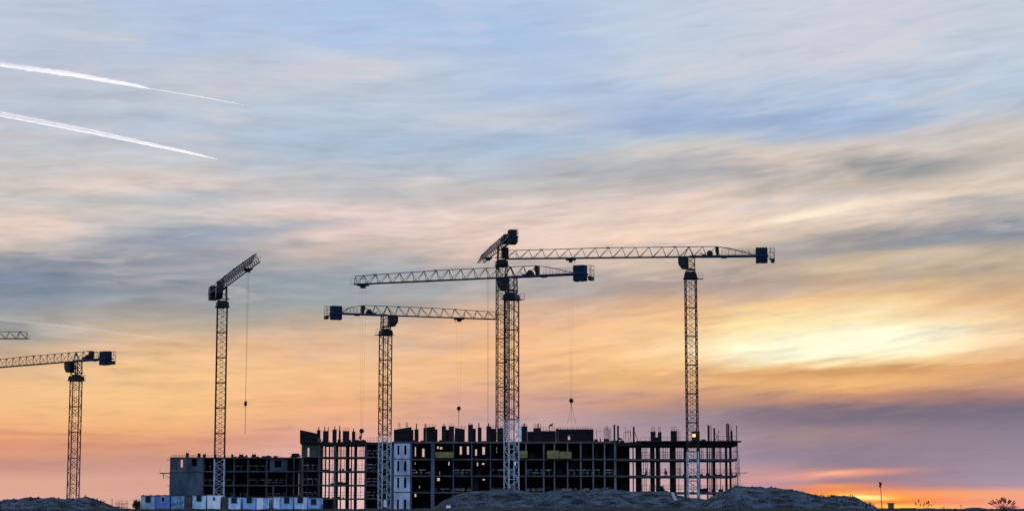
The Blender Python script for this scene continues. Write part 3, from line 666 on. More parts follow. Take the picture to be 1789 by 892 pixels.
shutter(BC, [(945.3,772),(971,772),(971,752),(945.3,752)], .5, 'dark formwork panel beneath the standing roof worker')
shutter(BC, [(975.5,773),(1037,774),(1037,749),(975.5,751)], .4, 'longest dark formwork panel with one small square hole in it', hole=(992.2,996,760.5,767.5))
shutter(BL, [(524,774),(554,774),(554,756.5),(524,750)], -.3, 'dark formwork panel with top sloping down to the right on the left block')

# ---- yellow bins on the third floor
def bin_(pxa, pxb, yt, yb, label, B=BC, d=-1.1):
    a = at(pxa, yb, B.Y+d); c = at(pxb, yb, B.Y+d); zt = at(pxa, yt, B.Y+d).z; w_ = c.x-a.x; h = zt-a.z
    root = thing('loading_bin', label, 'bin', ((a.x+c.x)/2, a.y, a.z), group='yellow bins at the facade')
    b = MB(); hh = w_/2
    i = len(b.v)
    prof = [(0, .0), (1.3, .0), (1.3, h), (1.2, h), (1.2, .12), (.25, .12), (-.02, h*.55), (-.02, h), (-.12, h), (-.12, h*.5)]
    n = len(prof)
    b.v += [(-hh, y, z) for y, z in prof] + [(hh, y, z) for y, z in prof]
    for k in range(n): b.f.append((k, (k+1) % n, n+(k+1) % n, n+k))
    b.build('shell', 'yellow', root)
    for s in (-1, 1): MB().box((s*hh-.03, -.13, h*.1), (s*hh+.03, 1.3, h-.003)).build('end_plate', 'yellow', root)
    r = MB(); r.box((-hh, -.2, h*.96), (hh, -.12, h+.08)).box((-hh, -.17, h*.5), (hh, -.121, h*.5+.07)); r.build('rim', 'yellow', root)
    MB().box((-hh+.1, .1, .1), (hh-.1, 1.1, h-.12)).build('contents', 'formdark', root)
    return root
bin_(761, 792, 789.5, 799, 'widest yellow bin, alone in a bay near the pale corner of the long block')
bin_(905, 921, 787.5, 799, 'short yellow bin partly behind the central crane mast')
bin_(956, 976.5, 787, 800, 'left yellow bin of the pair side by side right of the central mast')
bin_(978, 998.5, 789, 800, 'right yellow bin of the pair side by side right of the central mast')

# ------------------------------------------------------------------ tower cranes
MW = 1.9
def mast_section_mb(h):
    b = MB(); w_ = MW/2
    for sx_, sy_ in ((-1,-1),(1,-1),(1,1),(-1,1)): b.box((sx_*w_-.09, sy_*w_-.09, 0), (sx_*w_+.09, sy_*w_+.09, h))
    n = 4; s = h/n
    cs = [(-w_,-w_),(w_,-w_),(w_,w_),(-w_,w_)]
    for i in range(4):
        p, q = cs[i], cs[(i+1) % 4]
        b.bar((*p, .05), (*q, .05), .05); 
        for k in range(n):
            a, c = (p, q) if (k+i) % 2 else (q, p)
            b.bar((*a, k*s+.05), (*c, (k+1)*s-.02), .058)
            if k % 2: b.bar((*p, k*s), (*q, k*s), .03)
    return b
def ladder_mb(h):
    b = MB()
    for x in (-.2, .2): b.bar((x, .3, 0), (x, .3, h), .03)
    for k in range(int(h/.4)): b.bar((-.2, .3, k*.4), (.2, .3, k*.4), .015)
    return b
_sec = {}
def crane(label, px, Y, py_beam, tip, mrot, base_py=None, trolley_px=None, hook=None, top_depth=1.85, cabside=1, Lmax=None, mastpy=None, sling=None, paint='crane', jibtaper=.82, extra=0, ropes=2, rr=.022, pale_top=None, cj_len=1.0):
    P = at(px, py_beam, Y); zb = P.z
    T = atz(tip[0], tip[1], zb)
    d = Vector((T.x-P.x, T.y-P.y, 0)); Lj = d.length if Lmax is None else Lmax
    phi = math.atan2(d.y, d.x); d.normalize()
    root = thing('tower_crane', label, 'crane', (P.x, Y, 0), 0, 'tower cranes over the site')
    dep = top_depth
    zm = zb - 4.0                              # top of the fixed mast
    n = max(1, round(zm/5.0)); h = zm/n
    MB().box((-2.6, -2.6, -.5), (2.6, 2.6, .25)).build('base_block', 'concrete', root, mrot)
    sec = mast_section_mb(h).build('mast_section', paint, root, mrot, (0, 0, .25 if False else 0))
    ladder_mb(h-.02).build('ladder', 'cranedark', sec)
    MB().box((-.9, -.1, h-.14), (.9, .88, h-.08)).bar((-.9, -.9, h-.1), (.9, .9, h-.1), .05).bar((-.9, .9, h-.12), (.9, -.9, h-.12), .05).build('rest_platform', 'cranedark', sec)
    made = [sec] + [copy_part(sec, root, (0, 0, k*h)) for k in range(1, n)]
    if pale_top:                               # lowest sections take a lit copy of the steel, brightness put into its colour
        zp = at(px, pale_top, Y).z; pm = sec.data.copy(); pm.materials.clear(); pm.materials.append(M['mastlit'])
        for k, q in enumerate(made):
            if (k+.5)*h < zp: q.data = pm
    # slewing ring and turntable
    b = MB(); b.prism([(-1.25,0),(1.25,0),(1.05,.95),(-1.05,.95)], -1.15, 1.15); b.lathe((0, 0, .95), [(1.0, 0), (1.0, .28)], 16)
    b.build('slewing_ring', 'cranedark', root, phi, (0, 0, zm))
    b = MB(); b.box((-1.35, -1.35, -.06), (1.35, 1.35, 0)); b.box((-2.3, -.6, -.06), (-1.34, .6, -.001))
    for x in (-2.25, -1.4):
        b.bar((x, -.6, 0), (x, -.6, 1.1), .03)
    b.bar((-2.25, -.6, 1.1), (-1.35, -.6, 1.1), .03).bar((-2.25, -.6, .55), (-1.35, -.6, .55), .03)
    b.build('access_platform', 'cranedark', root, phi, (0, 0, zm+.0))
    # tower top
    b = MB(); z0, z1 = zm+1.2, zb; w0, w1 = .8, .75
    for sx_, sy_ in ((-1,-1),(1,-1),(1,1),(-1,1)): b.bar((sx_*w0, sy_*w0, z0), (sx_*w1, sy_*w1, z1), .12)
    for sy_ in (-1, 1):
        for k in range(2):
            za, zc = z0+(z1-z0)*k/2, z0+(z1-z0)*(k+1)/2
            b.bar((-w0, sy_*w0, za), (w0, sy_*w0, zc), .06); b.bar((w0, sy_*w0, za), (-w0, sy_*w0, zc), .06); b.bar((-w0, sy_*w0, zc), (w0, sy_*w0, zc), .06)
            b.bar((sy_*w0, -w0, za), (sy_*w0, w0, zc), .06); b.bar((sy_*w0, -w0, zc), (sy_*w0, w0, zc), .06)
    b.build('tower_top', 'cranedark', root, phi)
    # cab
    s = cabside; cb = MB()
    cz = zb - 2.3
    cb.prism([(.35,0),(1.55,0),(2.15,.9),(2.2,1.9),(1.9,2.15),(.35,2.15)], -.85*s - .65, -.85*s + .65)
    co = cb.build('cab', 'cranedark', root, phi, (0, 0, cz))
    MB().prism([(1.68,.12),(2.2,.9),(2.25,1.85),(1.98,1.85),(1.9,.95),(1.5,.12)], -.85*s - .5, -.85*s + .5).build('windscreen', 'glass', co)
    MB().box((1.0, -.85*s-.67, .8), (1.9, -.85*s+.67, 1.7)).build('side_window', 'glass', co)
    MB().box((-.8, -1.4, cz-.08), (.6, 1.4, cz-.02)).build('cab_platform', 'cranedark', root, phi)
    # jib: two bottom chords and a top chord, warren lacing
    b = MB(); hw = .65; x0 = -5.4; x1 = Lj; pitch = 2.35
    def topz(x): return zb + dep*(1 if x < Lj*.45 else 1 - (1-jibtaper)*(x-Lj*.45)/(Lj*.55))
    for sy_ in (-1, 1): b.bar((x0, sy_*hw, zb), (x1, sy_*hw, zb), .105)
    nn = int((x1-x0)/pitch); pitch = (x1-x0)/nn; top = []
    for k in range(nn):
        xa = x0 + k*pitch; xt = xa + pitch*.28; xb = xa + pitch; top.append(xt)
        for sy_ in (-1, 1):
            b.bar((xa, sy_*hw, zb), (xt, 0, topz(xt)), .05); b.bar((xt, 0, topz(xt)), (xb, sy_*hw, zb), .05)
        b.bar((xb, -hw, zb), (xb, hw, zb), .04)
        if k % 5 == 3: b.bar((xt-.12, 0, topz(xt)-.0), (xt+.5, 0, topz(xt)+.02), .15)
    for a, c in zip(top, top[1:]): b.bar((a, 0, topz(a)), (c, 0, topz(c)), .085)
    b.bar((top[-1], 0, topz(top[-1])), (x1, 0, topz(x1)), .07); b.bar((x1, 0, topz(x1)), (x1, -hw, zb), .05); b.bar((x1, 0, topz(x1)), (x1, hw, zb), .05)
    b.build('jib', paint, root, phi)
    # counter jib
    xe = -15.2*cj_len; xc = xe + 2.3
    b = MB()
    for sy_ in (-1, 1): b.box((xe+1.1, sy_*.8-.1, zb-.12), (x0+5.6, sy_*.8+.1, zb+.16))
    b.box((xe+1.1, -.7, zb-.02), (x0, .7, zb+.04)); b.box((x0-1.2, -.5, zb-.3), (x0-.2, .5, zb-.12))
    cj = b.build('counter_jib', 'craneblue', root, phi)
    b = MB()
    for sy_ in (-1, 1):
        for k in range(6):
            x = x0 - (x0-xc-1.4)*k/5 - .3; b.bar((x, sy_*1.0, zb+.1), (x, sy_*1.0, zb+1.15), .025)
        for z in (.62, 1.15): b.bar((x0-.3, sy_*1.0, zb+z), (xc+1.1, sy_*1.0, zb+z), .025)
    b.build('railing', 'cranedark', cj)
    b = MB()
    for sy_ in (-1, 1):
        b.bar((top[0], 0, topz(0)), (x0-2.2, sy_*.5, zb+1.35), .07); b.bar((x0-2.2, sy_*.5, zb+1.35), (xc+1.2, sy_*.75, zb+.25), .06)
    b.build('tie_bar', 'cranedark', cj)
    b = MB()
    for k in range(4):
        xx = xc - 1.05 + k*.53; b.box((xx, -.78, zb-1.25 + (.0 if k % 2 else .04)), (xx+.5, .78, zb+1.5))
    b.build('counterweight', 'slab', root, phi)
    b = MB(); b.box((xc-1.1, -1.0, zb-.13), (xc+1.1, -.79, zb+.22)).box((xc-1.1, .79, zb-.13), (xc+1.1, 1.0, zb+.22)); b.build('counterweight_frame', 'craneblue', root, phi)
    b = MB()
    for x in (xe, xe+.75):
        for sy_ in (-1, 1): b.bar((x, sy_*.8, zb-1.15), (x, sy_*.8, zb+1.4), .035)
    for z in (-.1, .65, 1.4):
        b.bar((xe, -.8, zb+z), (xe, .8, zb+z), .03)
        for sy_ in (-1, 1): b.bar((xe, sy_*.8, zb+z), (xe+1.1, sy_*.8, zb+z), .03)
    b.bar((xe, .8, zb), (xe+.7, .8, zb+1.3), .03).bar((xe, -.8, zb), (xe+.7, -.8, zb+1.3), .03)
    b.box((xe, -.7, zb-1.2), (xe+.6, .7, zb-.55)).box((xe, -.8, zb-.55), (xe+1.05, .8, zb-.5)); b.build('end_platform', 'cranedark', root, phi)
    # winch and switch cabinet
    b = MB(); b.box((-4.1, -.6, zb+.1), (-3.0, .6, zb+.75)); b.lathe((-3.5, 0, zb+.6), [(.35, 0), (.45, .2), (.35, .5)], 8); b.box((-2.9, -.3, zb+.1), (-2.2, .3, zb+.45)).bar((-2.4, 0, zb+.3), (-1.7, 0, zb+.7), .12); b.build('hoist_winch', 'cranedark', root, phi)
    MB().box((-5.2, -.5, zb+.75), (-4.55, .5, zb+1.7)).box((-5.1, -.45, zb+.1), (-4.7, .45, zb+.75)).build('switch_cabinet', 'cranedark', root, phi)
    b = MB(); b.bar((-.75, 0, zb), (.3, 0, topz(0)), .11).bar((1.2, 0, zb), (.3, 0, topz(0)), .1); b.build('pivot_frame', 'cranedark', root, phi)
    # tip guard
    b = MB()
    for sy_ in (-1, 1):
        b.bar((x1-1.9, sy_*.75, zb), (x1-1.9, sy_*.75, zb+1.0), .025).bar((x1+.6, sy_*.75, zb), (x1+.6, sy_*.75, zb+1.0), .025)
        b.bar((x1-1.9, sy_*.75, zb+1.0), (x1+.6, sy_*.75, zb+1.0), .025).bar((x1-1.9, sy_*.75, zb), (x1+.6, sy_*.75, zb), .05)
    b.build('tip_guard', 'cranedark', root, phi)
    if trolley_px is not None:
        best = min((abs(proj((P.x+d.x*s_, Y+d.y*s_, zb))[0]-trolley_px), s_) for s_ in [i*.1 for i in range(15, int(Lj*10)+6)])[1]
        tx, ty = P.x+d.x*best, Y+d.y*best
        b = MB(); b.box((best-.9, -.8, zb-.34), (best+.9, .8, zb-.13)); b.box((best-.3, -.45, zb-.75), (best+.35, .45, zb-.34)); b.bar((best+.9, -.8, zb-.3), (best+1.0, -.8, zb+.7), .04).bar((best-.6, .5, zb-.3), (best-.8, .5, zb-.95), .06)
        for sx_ in (-.7, .7):
            for sy_ in (-.7, .7): b.bar((best+sx_, sy_*.9, zb-.2), (best+sx_, sy_*1.1, zb-.2), .14, 8)
        b.build('trolley', 'cranedark', root, phi)
        if hook:
            hz = at(hook[0], hook[1], ty).z
            b = MB()
            for k in range(ropes):
                o_ = (k - (ropes-1)/2)*(1.3/max(1, ropes-1))
                b.bar((best+o_, .1*(k % 2), zb-.4), (best+o_*.3, 0, hz+.6), rr, 4)
            b.build('hoist_rope', 'cable', root, phi)
            b = MB(); b.prism([(best-.25, hz+.0), (best-.42, hz+.45), (best-.15, hz+.8), (best+.15, hz+.8), (best+.42, hz+.45), (best+.25, hz+.0)], -.2, .2)
            b.bar((best, 0, hz+.15), (best, 0, hz-.35), .09).bar((best, 0, hz-.35), (best+.18, 0, hz-.25), .07)
            hb = b.build('hook_block', 'cranedark', root, phi)
            if sling:
                b = MB(); zl = at(sling[0][0], sling[0][1], ty).z
                for sx_, _ in sling:
                    off = at(sx_, hook[1], ty).x - at(hook[0], hook[1], ty).x
                    b.bar((best, 0, hz-.35), (best + off*math.copysign(1, d.x), 0, zl), .03 if len(sling) > 1 else .05)
                b.build('sling', 'cable', hb)
    return root, P, zb, phi
crane('small dark tower crane at the far left with its jib running out of the frame', 134, 410, 630.5, (3, 641), R(30), Lmax=41, cabside=-1, cj_len=.78)
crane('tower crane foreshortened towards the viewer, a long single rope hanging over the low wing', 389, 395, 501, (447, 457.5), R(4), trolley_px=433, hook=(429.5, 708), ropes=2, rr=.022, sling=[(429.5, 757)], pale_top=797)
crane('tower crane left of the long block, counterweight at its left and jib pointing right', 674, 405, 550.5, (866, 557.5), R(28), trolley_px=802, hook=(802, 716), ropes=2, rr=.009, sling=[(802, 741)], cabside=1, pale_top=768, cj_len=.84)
crane('tallest tower crane, foreshortened, its jib pointing down left beside the central mast', 876.5, 405, 430, (840, 459), R(12), trolley_px=853, hook=(853, 750), ropes=2, rr=.02)
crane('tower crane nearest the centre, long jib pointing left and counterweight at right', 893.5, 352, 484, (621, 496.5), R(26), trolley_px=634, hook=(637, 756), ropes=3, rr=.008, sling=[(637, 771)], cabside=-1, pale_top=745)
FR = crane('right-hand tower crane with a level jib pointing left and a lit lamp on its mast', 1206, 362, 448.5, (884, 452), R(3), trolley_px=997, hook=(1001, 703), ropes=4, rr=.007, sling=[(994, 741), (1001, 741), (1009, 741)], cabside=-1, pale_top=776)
tp = at(48, 591.5, 470)
ms = at(-260, 598, 520)
crane('distant tower crane with only its jib tip showing at the upper left edge', -260, 455*1.0, 890 - (890-591.5)*1.0, (47, 591.2), R(20), Lmax=None)

# ------------------------------------------------------------------ lit lamp on the right-hand mast
def lamp():
    p = at(1212.5, 760, 360.2)
    root = thing('floodlight', 'small glowing orange lamp on the right-hand mast', 'lamp', p)
    MB().box((-.32, 0, -.32), (.32, .22, .32)).build('housing', 'cranedark', root)
    b = MB(); b.box((-.27, -.03, -.27), (.27, -.004, .27))
    e = bpy.data.materials.new('lamp_glow'); e.use_nodes = True; t = e.node_tree; t.nodes.clear()
    em = t.nodes.new('ShaderNodeEmission'); em.inputs[0].default_value = (1, .40, .13, 1); em.inputs[1].default_value = 2.6
    ou = t.nodes.new('ShaderNodeOutputMaterial'); t.links.new(em.outputs[0], ou.inputs[0])
    b.build('lens', e, root)
    MB().bar((-.4, .3, -.45), (.4, .3, -.45), .05).bar((0, .25, -.45), (0, .25, -.3), .05).build('bracket', 'cranedark', root)
    l = bpy.data.lights.new('lamp_light', 'POINT'); l.energy = 60; l.color = (1, .5, .25); l.shadow_soft_size = .2
    lo = bpy.data.objects.new('lamp_light', l); C.objects.link(lo); lo.parent = root; lo.location = (0, -.5, 0)
lamp()

# sheets hung on masts
def sheet(px0, px1, py0, py1, Y, label, name='banner'):
    a = at(px0, py1, Y); c = at(px1, py0, Y); b = MB(); n = 8; hx = (c.x-a.x)/2; h = c.z-a.z
    root = thing(name, label, 'banner', ((a.x+c.x)/2, Y, a.z))
    for k in range(n+1):
        for s in (-1, 1):
            b.v.append((s*hx*(1+.06*math.sin(k*1.9+s)), .05*math.sin(k*1.3 + s), h*k/n))
    for k in range(n): b.f.append((2*k, 2*k+1, 2*k+3, 2*k+2))
    o = b.build('cloth', 'white', root); md = o.modifiers.new('thick', 'SOLIDIFY'); md.thickness = .02
    MB().bar((-hx-.05, 0, h), (hx+.05, 0, h), .03).build('top_bar', 'cranedark', root)
sheet(906, 911, 745, 769, 350.6, 'narrow white sheet hung near roof level on the central mast')
sheet(670.5, 675.5, 872, 885, 403.5, 'small white sheet at the foot of the crane left of the long block')

# ------------------------------------------------------------------ site cabins
def cabin(px0, px1, yt, paint, label, win=None, door=None, Y=374, frame=None, name='site_cabin'):
    a = at(px0, YH, Y); c = at(px1, YH, Y); h = at(px0, yt, Y).z; hx = (c.x-a.x)/2
    root = thing(name, label, 'cabin', ((a.x+c.x)/2, Y, 0), group='site cabins in front of the low wing')
    b = MB(); b.box((-hx+.06, .03, 0), (hx-.06, 6.0, h-.12)).build('body', paint, root)
    r = MB(); r.box((-hx+.02, -.06, h-.12), (hx-.02, 6.05, h)); r.build('roof', 'trim', root)
    f = MB()
    for s in (-1, 1): f.box((s*(hx-.07)-.06, -.01, 0), (s*(hx-.07)+.06, .12, h-.121))
    f.box((-hx+.12, -.01, 0), (hx-.12, .1, .14)); f.build('corner_frame', paint if frame is None else frame, root)
    if win:
        wx0, wx1, wy0, wy1 = win[:4]
        A = at(wx0, wy1, Y); B_ = at(wx1, wy0, Y); cx = (a.x+c.x)/2
        wo_ = MB().box((A.x-cx, -.015, A.z), (B_.x-cx, .029, B_.z)).build('window', 'glass', root)
        fm = MB(); x0, x1, z0, z1 = A.x-cx, B_.x-cx, A.z, B_.z; t = .07
        fm.box((x0-t, -.04, z0-t), (x1+t, -.016, z0)).box((x0-t, -.04, z1), (x1+t, -.016, z1+t)).box((x0-t, -.04, z0), (x0, -.016, z1)).box((x1, -.04, z0), (x1+t, -.016, z1))
        fm.build('frame', win[4] if len(win) > 4 else 'trim', wo_)
    if door:
        dx0, dx1, ma = door; A = at(dx0, YH, Y); B_ = at(dx1, YH, Y); cx = (a.x+c.x)/2
        do = MB().box((A.x-cx, -.03, .2), (B_.x-cx, .028, 2.15)).build('door', ma, root)
        MB().box((B_.x-cx-.2, -.07, 1.05), (B_.x-cx-.1, -.031, 1.2)).build('handle', 'trim', do)
    for k in range(2): MB().box((-hx+.3+k*.9, .5+2.5*k, h), (-hx+.45+k*.9, .7+2.5*k, h+.16)).build('vent', 'trim', root)
    return root
cabin(245.5, 270.2, 864.3, 'cab1', 'leftmost pale grey-blue site cabin with a dark window near its top', (254.5, 263, 866.5, 876, 'trim'))
cabin(271, 296.5, 864, 'cab2', 'deepest blue site cabin with a white-framed window', (282, 288, 867, 876, 'white'))
cabin(298.5, 321.8, 864, 'cab3', 'windowless sky blue site cabin under the blank end wall, right of the deep blue one')
cabin(322.6, 335, 864, 'cab6', 'narrow dark brown site cabin squeezed between two bluish ones', door=(324.5, 331, 'cab6'))
cabin(336, 359.3, 863.6, 'cab4', 'whitish blue site cabin between the brown cabin and the whitest one', (343.5, 351.5, 864.8, 874.5))
cabin(361.8, 385, 863, 'cab5', 'whitest site cabin, beside the foot of the foreshortened crane mast', (373, 375.2, 868, 873))
cabin(386.6, 398.2, 867, 'cab6', 'dark shed just right of the whitest cabin', door=(388.5, 395, 'trim'), name='shed')
cabin(399, 420.3, 867, 'cab4', 'pale site cabin with a small dark blue window, first right of the dark shed', (404.5, 413.5, 868.8, 878, 'cab2'))
cabin(424, 446.5, 867, 'cab7', 'blue site cabin with a dark window notch, left of the patchy cabin with two tones', (431.5, 439.5, 868.5, 877.5))
cabin(448, 469.8, 867.5, 'cab5', 'patchy white site cabin with a blue right half', (461, 466, 870, 876), door=(459.5, 468.5, 'cab7'))
cabin(477.6, 488.8, 866.5, 'cab4', 'half-width pale site cabin between the wide gap and its full-width twin', None)
cabin(489.6, 511.8, 866.5, 'cab7', 'blue site cabin with a dark window, just right of the half-width cabin', (497, 505, 867.8, 878))
cabin(513.8, 536, 866.5, 'cab4', 'white and blue streaked site cabin second from the right end of the row', (520.2, 528.8, 867.8, 877.5))
cabin(537, 559.4, 868, 'cab7', 'rightmost site cabin of the row with a square dark window and blue frame', (543.5, 552.5, 871, 880.5, 'cab2'))
# steps/pallets in the gaps
def pallet_stack(px0, px1, yt, Y, label):
    a = at(px0, YH, Y); c = at(px1, YH, Y); h = at(px0, yt, Y).z; cx = (a.x+c.x)/2; hx = (c.x-a.x)/2
    b = MB(); z = 0
    while z < h-.05:
        for k in range(5): b.box((-hx + k*hx*2/5+.02, 0, z), (-hx+(k+1)*hx*2/5-.04, 1.0, z+.03))
        for k in range(3): b.box((-hx+k*(hx-.05), .0, z+.031), (-hx+k*(hx-.05)+.1, 1.0, z+.12))
        z += .16
    o = b.build('pallet_stack', 'formdark', None, 0, (cx, Y, 0)); tag(o, label, 'pallets')
pallet_stack(470.5, 477, 871, 374, 'tall dark stack of pallets in the gap left of the half-width cabin')
pallet_stack(562, 584, 880, 376, 'low wide dark stack of pallets right of the rightmost cabin')
pallet_stack(236, 243, 876, 374, 'dark pallet stack left of the leftmost cabin')

# small litter on the heaps
def debris(px, py, Y, size, label, ma, ang=0, name='plank', cat='plank'):
    p = at(px, py, Y); b = MB(); sx_, sy_, sz_ = size; b.box((-sx_/2, -sy_/2, 0), (sx_/2, sy_/2, sz_))
    b.box((-sx_*.4, -sy_*.56, sz_*.2), (sx_*.42, -sy_*.502, sz_*.7))
    o = b.build(name, ma, None, 0, p); o.rotation_euler = (0, ang, .3); tag(o, label, cat)
debris(783, 889, 262, (.45, .4, .5), 'small white box at the left foot of the central heap', 'white', .1, 'box', 'box')
debris(1024, 866, 271, (.08, 1.0, .9), 'short pale plank leaning on the face of the central heap', 'plank', -.6)
debris(1180, 873, 270, (.07, .8, 1.1), 'thin pale plank sticking out where the central heap dips right', 'white', -.4)

# ------------------------------------------------------------------ workers
def person(px, py, Y, label, pose='stand', face=0.0, helmet=True, B=None):
    p = at(px, py, Y)
    V_, E_, R_ = [], [], []
    def add(co, r, par=None):
        V_.append(Vector(co)); R_.append(r)
        if par is not None: E_.append((par, len(V_)-1))
        return len(V_)-1
    if pose == 'squat': hip = (0, 0, .42); kn = ((-.16, -.42, .5), (.16, -.42, .5)); ft = ((-.16, -.12, .08), (.16, -.12, .08)); ch = (0, -.22, .85); nk = (0, -.3, 1.05); hd = (0, -.36, 1.2)
    elif pose == 'bend': hip = (0, 0, .92); kn = ((-.12, -.08, .5), (.12, -.02, .5)); ft = ((-.13, 0, .08), (.13, .05, .08)); ch = (0, -.38, 1.12); nk = (0, -.55, 1.2); hd = (0, -.68, 1.22)
    else: hip = (0, 0, .95); kn = ((-.11, -.04, .52), (.13, -.06, .52)); ft = ((-.13, .04, .08), (.15, -.1, .08)); ch = (0, -.02, 1.35); nk = (0, -.01, 1.52); hd = (0, -.03, 1.66)
    h = add(hip, .15); mid = add((Vector(hip)+Vector(ch))/2, .14, h); c = add(ch, .17, mid); nn = add(nk, .065, c); hh = add(hd, .105, nn)
    add(Vector(hd)+(Vector(hd)-Vector(nk)).normalized()*.09, .085, hh); add(Vector(hd)+Vector((0, -.11, .0)), .02, hh)
    for s in (0, 1):
        sg = -1 if s == 0 else 1
        a = add((hip[0]+sg*.1, hip[1], hip[2]-.06), .1, h); k = add(kn[s], .065, a); an = add(ft[s], .045, k); add((ft[s][0]+sg*.03, ft[s][1]-.2, .04), .04, an)
        sh = add((sg*.2, ch[1], ch[2]+.07), .065, c)
        el = add((sg*.27, ch[1]-.12, ch[2]-.22), .045, sh); wr = add((sg*.2, ch[1]-.34, ch[2]-.22 + (.1 if pose == 'stand' else -.14)), .03, el)
        d = (V_[wr]-V_[el]).normalized(); pm = add(V_[wr]+d*.06, .032, wr)
        for f_ in range(4): q = add(V_[pm]+d*.05+Vector(((f_-1.5)*.022, 0, 0)), .009, pm); add(V_[q]+d*(.03+.006*(f_ in (1, 2)))+Vector((0, 0, -.02)), .008, q)
        add(V_[wr]+d*.04+Vector((-sg*.05, 0, .01)), .01, wr)
    me = bpy.data.meshes.new('person'); bm = bmesh.new(); lay = bm.verts.layers.skin.verify()
    bv = []
    for co, r in zip(V_, R_):
        v = bm.verts.new(co); v[lay].radius = (r, r); v[lay].use_root = (len(bv) == 0); bv.append(v)
    for a, b_ in E_: bm.edges.new((bv[a], bv[b_]))
    bm.to_mesh(me); bm.free(); me.materials.append(M['cloth_dark'])
    o = bpy.data.objects.new('person', me); C.objects.link(o); o.location = p; o.rotation_euler.z = face
    o.modifiers.new('skin', 'SKIN'); ss = o.modifiers.new('sub', 'SUBSURF'); ss.levels = ss.render_levels = 1
    tag(o, label, 'person')
    he = MB().lathe((hd[0], hd[1], hd[2]+.03), [(.17, 0), (.13, .02), (.12, .1), (.07, .15), (.01, .165)], 10).build('helmet', 'helmet', o)
    MB().box((-.17, ch[1]-.19, ch[2]-.25), (.17, ch[1]+.19, ch[2]+.05)).build('vest', 'cloth_dark', o)
    return o
person(629, 773, 432.6, 'dark worker standing at the rail on the roof of the narrower block', 'stand', R(60))
person(562, 797.5, 432.8, 'worker standing in the top open storey of the narrower block at its left bay', 'stand', R(-70))
person(959.5, 752, 367.3, 'worker bending on top of the formwork panels right of the central mast', 'bend', R(80))
person(1127, 831, 366.6, 'worker crouching in an open bay of the long block below its right end roof', 'squat', R(80))
person(1165, 831, 366.8, 'worker crouching one bay further right, beside the wide dark pylon', 'squat', R(-60))
person(1087, 776, 367, 'worker bending among the rebar on the roof between poles and scaffold frame', 'bend', R(-80))

# ------------------------------------------------------------------ plants
def weed(px, py0, py1, Y, label, seed, n=9, spread=1.0, plume=True, fan=.5):
    rg = random.Random(seed); base = at(px, py0, Y); h = at(px, py1, Y).z - base.z
    root = thing('weed_plant', label, 'plant', base)
    s = MB(); lf = MB()
    for k in range(n):
        t = (k/(n-1) - .5)*2 if n > 1 else 0
        x = t*spread*.25; top = Vector((t*spread*(.5+fan)+rg.uniform(-.1, .1), rg.uniform(-.2, .2), h*(1-.35*abs(t))*rg.uniform(.75, 1.0)))
        mid = Vector((x, 0, 0)).lerp(top, .5) + Vector((rg.uniform(-.05, .05), 0, h*.05))
        s.bar((x, 0, 0), mid, h*.010, 4); s.bar(mid, top, h*.008, 4, h*.004)
        for j in range(70 if plume else 14):
            q = mid.lerp(top, rg.uniform(.35 if plume else .0, 1.05)); dd = Vector((rg.uniform(-1, 1), rg.uniform(-1, 1), rg.uniform(-.1, 1))).normalized()*h*rg.uniform(.03, .09)
            sd = Vector((rg.uniform(-1, 1), rg.uniform(-1, 1), rg.uniform(-1, 1))).normalized()*h*.02
            i = len(lf.v); lf.v += [tuple(q), tuple(q+dd*.5+sd), tuple(q+dd), tuple(q+dd*.5-sd)]; lf.f.append((i, i+1, i+2, i+3))
    s.build('stem', 'weed', root); lf.build('foliage', 'weed', root)
weed(1606, 891, 869, 120, 'single tall dry weed with one feathery head, left of the leaning weeds', 1, 3, .12, True, .4)
weed(1620, 891, 872, 122, 'pair of dry weeds leaning right on the right-hand skyline', 2, 7, .3, True, .5)
weed(1752, 892, 866, 100, 'widest fan of feathery dry reeds near the lower right corner', 3, 24, .6, True, .6)
weed(170, 891, 868, 190, 'dry weeds with upright stems at the right shoulder of the left heap', 4, 6, .5, True, .4)
weed(181, 891, 871, 190, 'slender dry weed just right of the weeds on the left heap', 5, 4, .3, False, .4)
weed(315, 893, 872, 200, 'dark dry bush in front of the windowless sky blue cabin', 6, 12, 1.0, True, .6)
weed(335, 893, 878, 200, 'low dry bush in front of the whitish blue cabin', 7, 9, .8, True, .6)
weed(1643, 892, 884, 118, 'short scrubby weed low on the skyline right of the leaning weeds', 8, 6, .5, True, .7)
def shrub(px, py0, py1, Y, wpx, label, seed):
    rg = random.Random(seed); base = at(px, py0, Y); h = at(px, py1, Y).z-base.z; wd = wpx/F*Y
    root = thing('shrub', label, 'shrub', base)
    s = MB(); lf = MB()
    cl = [Vector((rg.uniform(-.42, .42)*wd, rg.uniform(-.3, .3)*wd, h*rg.uniform(.25, .85))) for _ in range(16)]
    for c in cl:
        s.bar((c.x*.2, c.y*.2, 0), c, .03, 4, .01)
        for j in range(110):
            q = c + Vector((rg.gauss(0, 1)*wd*.1, rg.gauss(0, 1)*wd*.1, rg.gauss(0, 1)*h*.13)); r = h*.05
            if q.z < 0: continue
            a = Vector((rg.uniform(-1, 1), rg.uniform(-1, 1), rg.uniform(-1, 1))).normalized()*r; c2 = Vector((rg.uniform(-1, 1), rg.uniform(-1, 1), rg.uniform(-1, 1))).normalized()*r*.6
            i = len(lf.v); lf.v += [tuple(q-a), tuple(q+c2), tuple(q+a), tuple(q-c2)]; lf.f.append((i, i+1, i+2, i+3))
    s.build('stem', 'bark', root); lf.build('foliage', 'leaf', root)
shrub(1763, 892, 881, 160, 34, 'low dark rounded shrub at the lower right corner behind the reeds', 1)
shrub(238, 891, 872, 372, 12, 'dark scraggly shrub against the left side of the cabin row', 2)
